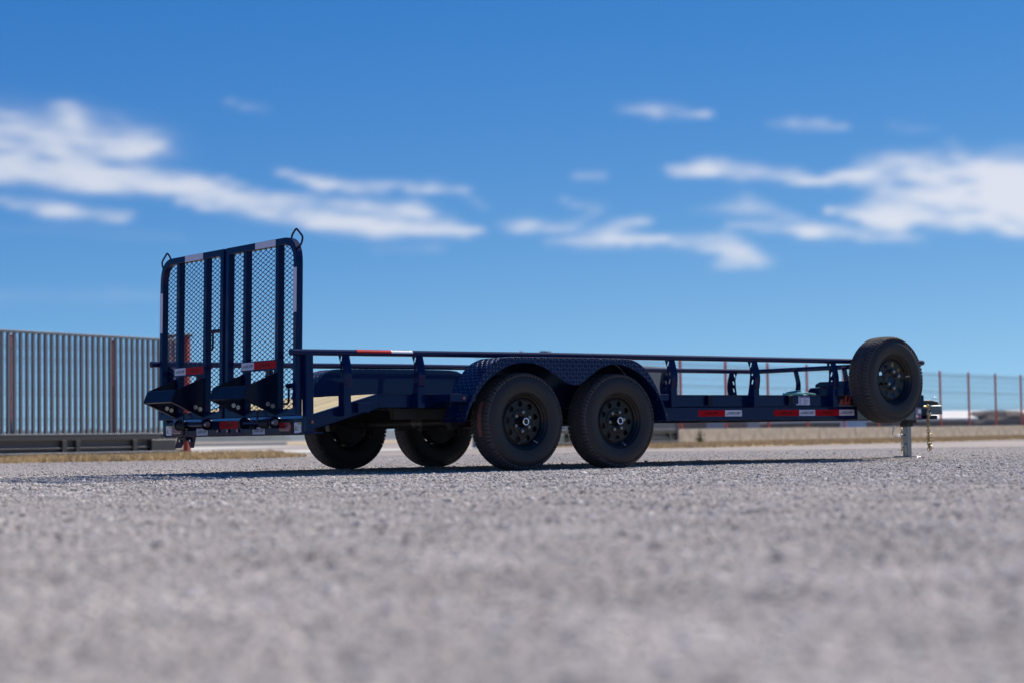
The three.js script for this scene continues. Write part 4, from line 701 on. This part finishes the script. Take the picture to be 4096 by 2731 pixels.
// dry grass: bent blades in tufts, one crowd of instances per stretch
function blades() {
  const g = []; for (let i = 0; i < 7; i++) { const a = rr(0, 6.28), lean = rr(0.05, 0.5), h = rr(0.55, 1), w = 0.035, q = [[0, 0, 1], [lean * 0.35, h * 0.6, 0.7], [lean, h, 0.08]]; const pos = []; for (let k = 0; k < 2; k++) { const [x0, y0, w0] = q[k], [x1, y1, w1] = q[k + 1]; const P = [[x0, y0, -w * w0], [x0, y0, w * w0], [x1, y1, w * w1], [x1, y1, -w * w1]]; for (const m of [0, 1, 2, 0, 2, 3]) pos.push(...P[m]); } const b = new THREE.BufferGeometry(); b.setAttribute('position', new THREE.Float32BufferAttribute(pos, 3)); b.computeVertexNormals(); b.rotateY(a); b.translate(rr(-0.3, 0.3), 0, rr(-0.3, 0.3)); g.push(b); }
  return merged(g);
}
const bladeG = blades(), bladeM = std({ color: 0xffffff, roughness: 0.9 });
function grass(name, label, n, pick, hmin, hmax, tone) {
  const inst = new THREE.InstancedMesh(bladeG, bladeM, n), M = new THREE.Matrix4(), Q = new THREE.Quaternion(), c = new THREE.Color();
  for (let i = 0; i < n; i++) { const [x, z, k = 1] = pick(), h = rr(hmin, hmax) * k; Q.setFromAxisAngle(V(0, 1, 0), rr(0, 6.28)); M.compose(V(x, 0.002, z), Q, V(h * rr(0.7, 1.3), h, h * rr(0.7, 1.3))); inst.setMatrixAt(i, M); const t = rr(0.7, 1.25); c.setRGB(tone[0] * t, tone[1] * t * rr(0.92, 1.04), tone[2] * t); inst.setColorAt(i, c); }
  inst.name = name; inst.castShadow = inst.receiveShadow = true; inst.userData = { kind: 'stuff', label, category: 'grass' }; scene.add(inst);
}
const inside = (poly) => { const xs = poly.map((p) => p[0]), zs = poly.map((p) => p[1]), x0 = Math.min(...xs), x1 = Math.max(...xs), z0 = Math.min(...zs), z1 = Math.max(...zs); return () => { for (;;) { const x = rr(x0, x1), z = rr(z0, z1); let k = false; for (let i = 0, j = poly.length - 1; i < poly.length; j = i++) if ((poly[i][1] > z) !== (poly[j][1] > z) && x < (poly[j][0] - poly[i][0]) * (z - poly[i][1]) / (poly[j][1] - poly[i][1]) + poly[i][0]) k = !k; if (k) return [x, z]; } }; };
const inA = inside(polyA), inB = inside(polyB);
grass('verge_grass', 'low dry straw-coloured grass in front of the nearer sliding gate', 15000, () => { const [x, z] = inA(); const n = fbm(x * 0.5, z * 0.5, 3, 3); return [x, z, 0.55 + 0.7 * Math.max(0, n + 0.2)]; }, 0.06, 0.15, [0.50, 0.40, 0.22]);
grass('strip_grass', 'dry tan grass along the foot of the long low wall', 22000, () => { const [x, z] = inB(); return [x, z, 0.7 + 0.4 * fbm(x * 0.3, z * 0.3, 3, 3)]; }, 0.05, 0.13, [0.46, 0.37, 0.22]);
grass('field_grass', 'tall dry golden grass in the field beyond the drive', 26000, () => { const t = rr(-70, 60), n = 47 + 45 * Math.pow(rnd(), 1.6); return on(FA, t, n); }, 0.35, 0.75, [0.52, 0.39, 0.19]);
{ // weeds and bushes
  const leafM = std({ color: lin(0.10, 0.13, 0.03), roughness: 0.8 }), stemM = std({ color: lin(0.12, 0.10, 0.05) });
  const bush = (t, n, h, w, label, mat, f = FA) => { const p = on(f, t, n), g = thing('bush', label, 'bush', p[0], 0, p[1]); const L = [], S = []; for (let i = 0; i < 260; i++) { const a = rr(0, 6.28), r = Math.sqrt(rnd()), y = rr(0.08, 1), k = new THREE.PlaneGeometry(0.10 * h, 0.05 * h); k.rotateX(rr(-1.5, 1.5)); k.rotateY(rr(0, 6.28)); const w2 = w * (1 - 0.6 * Math.abs(y - 0.45)) * (0.75 + 0.35 * Math.sin(a * 3)); k.translate(Math.cos(a) * r * w2, y * h * (0.85 + 0.25 * Math.sin(a * 2 + 1)), Math.sin(a) * r * w2); L.push(k); } for (let i = 0; i < 7; i++) S.push(cyl(V(0, 0, 0), V(rr(-0.5, 0.5) * w, h * rr(0.5, 0.85), rr(-0.5, 0.5) * w), 0.012 * h + 0.003, 5, 0.004)); part('foliage', L, mat, g); part('stems', S, stemM, g); };
  const yel = std({ color: lin(0.22, 0.19, 0.05), roughness: 0.85 });
  bush(25.35, -0.5, 0.38, 0.13, 'small green weed at the end of the farther sliding gate', leafM);
  bush(9.5, 22, 0.85, 0.7, 'yellow-green bush behind the right end of the nearer gate', yel); bush(7.4, 21, 0.75, 0.6, 'olive bush behind the nearer gate, left of the yellow-green one', leafM); bush(11.0, 22.5, 0.9, 0.6, 'rounded yellowish bush beyond the drive behind the plate bracket', yel);
}
{ const p = on(FB, 12.2, -1.0), g = thing('white_stone', 'whitish lump of rubble in the dry grass left of the jack', 'rubble', p[0], 0, p[1]); const k = new THREE.IcosahedronGeometry(1, 2), q = k.attributes.position; for (let i = 0; i < q.count; i++) { const f = 1 + 0.5 * perlin.noise(q.getX(i) * 2, q.getY(i) * 2, q.getZ(i) * 2); q.setXYZ(i, q.getX(i) * f * 0.19, q.getY(i) * f * 0.09 + 0.07, q.getZ(i) * f * 0.12); } k.computeVertexNormals(); part('stone', [k], std({ color: lin(0.7, 0.69, 0.66) }), g); }
// low buildings and spoil heaps far beyond the fence
const roofM = std({ color: lin(0.72, 0.70, 0.66) }), wallDark = std({ color: lin(0.09, 0.075, 0.07) }), wallGrey = std({ color: lin(0.34, 0.35, 0.37) }), wallBrown = std({ color: lin(0.20, 0.115, 0.08) }), paleBlue = std({ color: lin(0.36, 0.52, 0.66) });
function shed(name, label, x, z, turn, w, d, h0, h1, wm, rm, over = 0.4) {
  const g = thing(name, label, 'building', x, 0, z, turn);
  part('wall', [bx(-w / 2, w / 2, 0, h0, -d / 2, d / 2)], wm, g);
  part('roof', [plateZY([[d / 2 + over, h0 + 0.005], [d / 2 + over, h0 + 0.2], [0, h1], [-d / 2 - over, h0 + 0.2], [-d / 2 - over, h0 + 0.005]], -w / 2 - over, w + 2 * over, 0.01)], rm, g);
  for (let i = 0; i < Math.floor(w / 4); i++) part('door', [bx(-w / 2 + 1.6 + i * 4, -w / 2 + 3.2 + i * 4, 0, Math.min(h0 * 0.85, 2.1), d / 2, d / 2 + 0.05)], wallBrown, g);
  return g;
}
shed('low_shed', 'long low shed with a white roof beyond the right part of the fence', 167, -136, -0.64 + 0.08, 42, 9, 1.7, 2.6, wallDark, roofM);
shed('low_shed', 'low shed with a cream roof seen under the front of the trailer', 107, -95, -0.60, 16, 7, 1.05, 1.7, wallDark, roofM);
shed('low_shed', 'grey metal shed seen under the middle of the trailer', 95.6, -98.6, -0.64, 4.2, 4, 1.5, 1.9, wallGrey, wallGrey, 0.1);
shed('low_shed', 'small brown shed beside the grey metal shed under the trailer', 93.5, -100.5, -0.64, 4.4, 4, 1.3, 1.6, wallBrown, wallBrown, 0.2);
shed('low_shed', 'pale blue cabin seen under the spare wheel', 73.2, -64.3, -0.64, 1.1, 2.2, 0.85, 1.0, paleBlue, paleBlue, 0.03);
{ const heap = (x, z, w, h, label, tone) => { const g = new THREE.IcosahedronGeometry(1, 4), p = g.attributes.position; for (let i = 0; i < p.count; i++) { const a = p.getX(i), b = p.getY(i), c = p.getZ(i), f = 1 + 0.35 * fbm(a * 2.2 + x, b * 2.2, c * 2.2, 4); p.setXYZ(i, a * f * w, Math.max(-0.3, b * f * h), c * f * w * 0.7); } g.computeVertexNormals(); const m = part(numbered('spoil_heap'), g, std({ color: lin(...tone), roughness: 1 }), scene); m.position.set(x, 0, z); tag(m, label, 'heap'); };
  heap(154, -119.5, 5.2, 2.5, 'dark brown heap of earth beyond the fence at the right edge', [0.085, 0.062, 0.052]); heap(148.5, -121.5, 3.6, 1.2, 'reddish low heap of earth left of the dark brown heap', [0.19, 0.12, 0.09]); heap(137, -124, 8, 1.9, 'greyish brown mound behind the right part of the fence', [0.14, 0.11, 0.10]); }
{ // hills along the horizon
  const ridge = (name, d, a0, a1, hf, tone) => { const pos = [], idx = [], n = 160; for (let i = 0; i <= n; i++) { const t = i / n, a = mix(a0, a1, t) * Math.PI / 180, h = Math.max(0.5, hf(t)) * Math.sin(Math.min(1, Math.min(t, 1 - t) * 12) * Math.PI / 2); for (const [k, q] of [[1, 0], [1.06, h * 0.6], [1.12, h], [1.25, h * 0.5], [1.4, 0]]) pos.push(CAM[0] + Math.cos(a) * d * k, q - 0.3, CAM[1] + Math.sin(a) * d * k); } for (let i = 0; i < n; i++) for (let k = 0; k < 4; k++) { const p = i * 5 + k, q = p + 5; idx.push(p, q, p + 1, q, q + 1, p + 1); } const g = new THREE.BufferGeometry(); g.setAttribute('position', new THREE.Float32BufferAttribute(pos, 3)); g.setIndex(idx); g.computeVertexNormals(); const m = new THREE.Mesh(g, std({ color: lin(...tone), roughness: 1 })); m.name = name; m.userData.kind = 'structure'; scene.add(m); };
  ridge('hills', 2000, -130, 10, (t) => 10 + 10 * fbm(t * 9, 3, 1, 4) + 10 * sstep(0.60, 0.66, t) * (1 - sstep(0.68, 0.78, t)), [0.07, 0.08, 0.07]);
  ridge('wooded_hills', 900, -70.5, -60, (t) => 7.5 + 5 * fbm(t * 12, 7, 2, 4), [0.045, 0.055, 0.05]);
}
renderer.render(scene, camera);
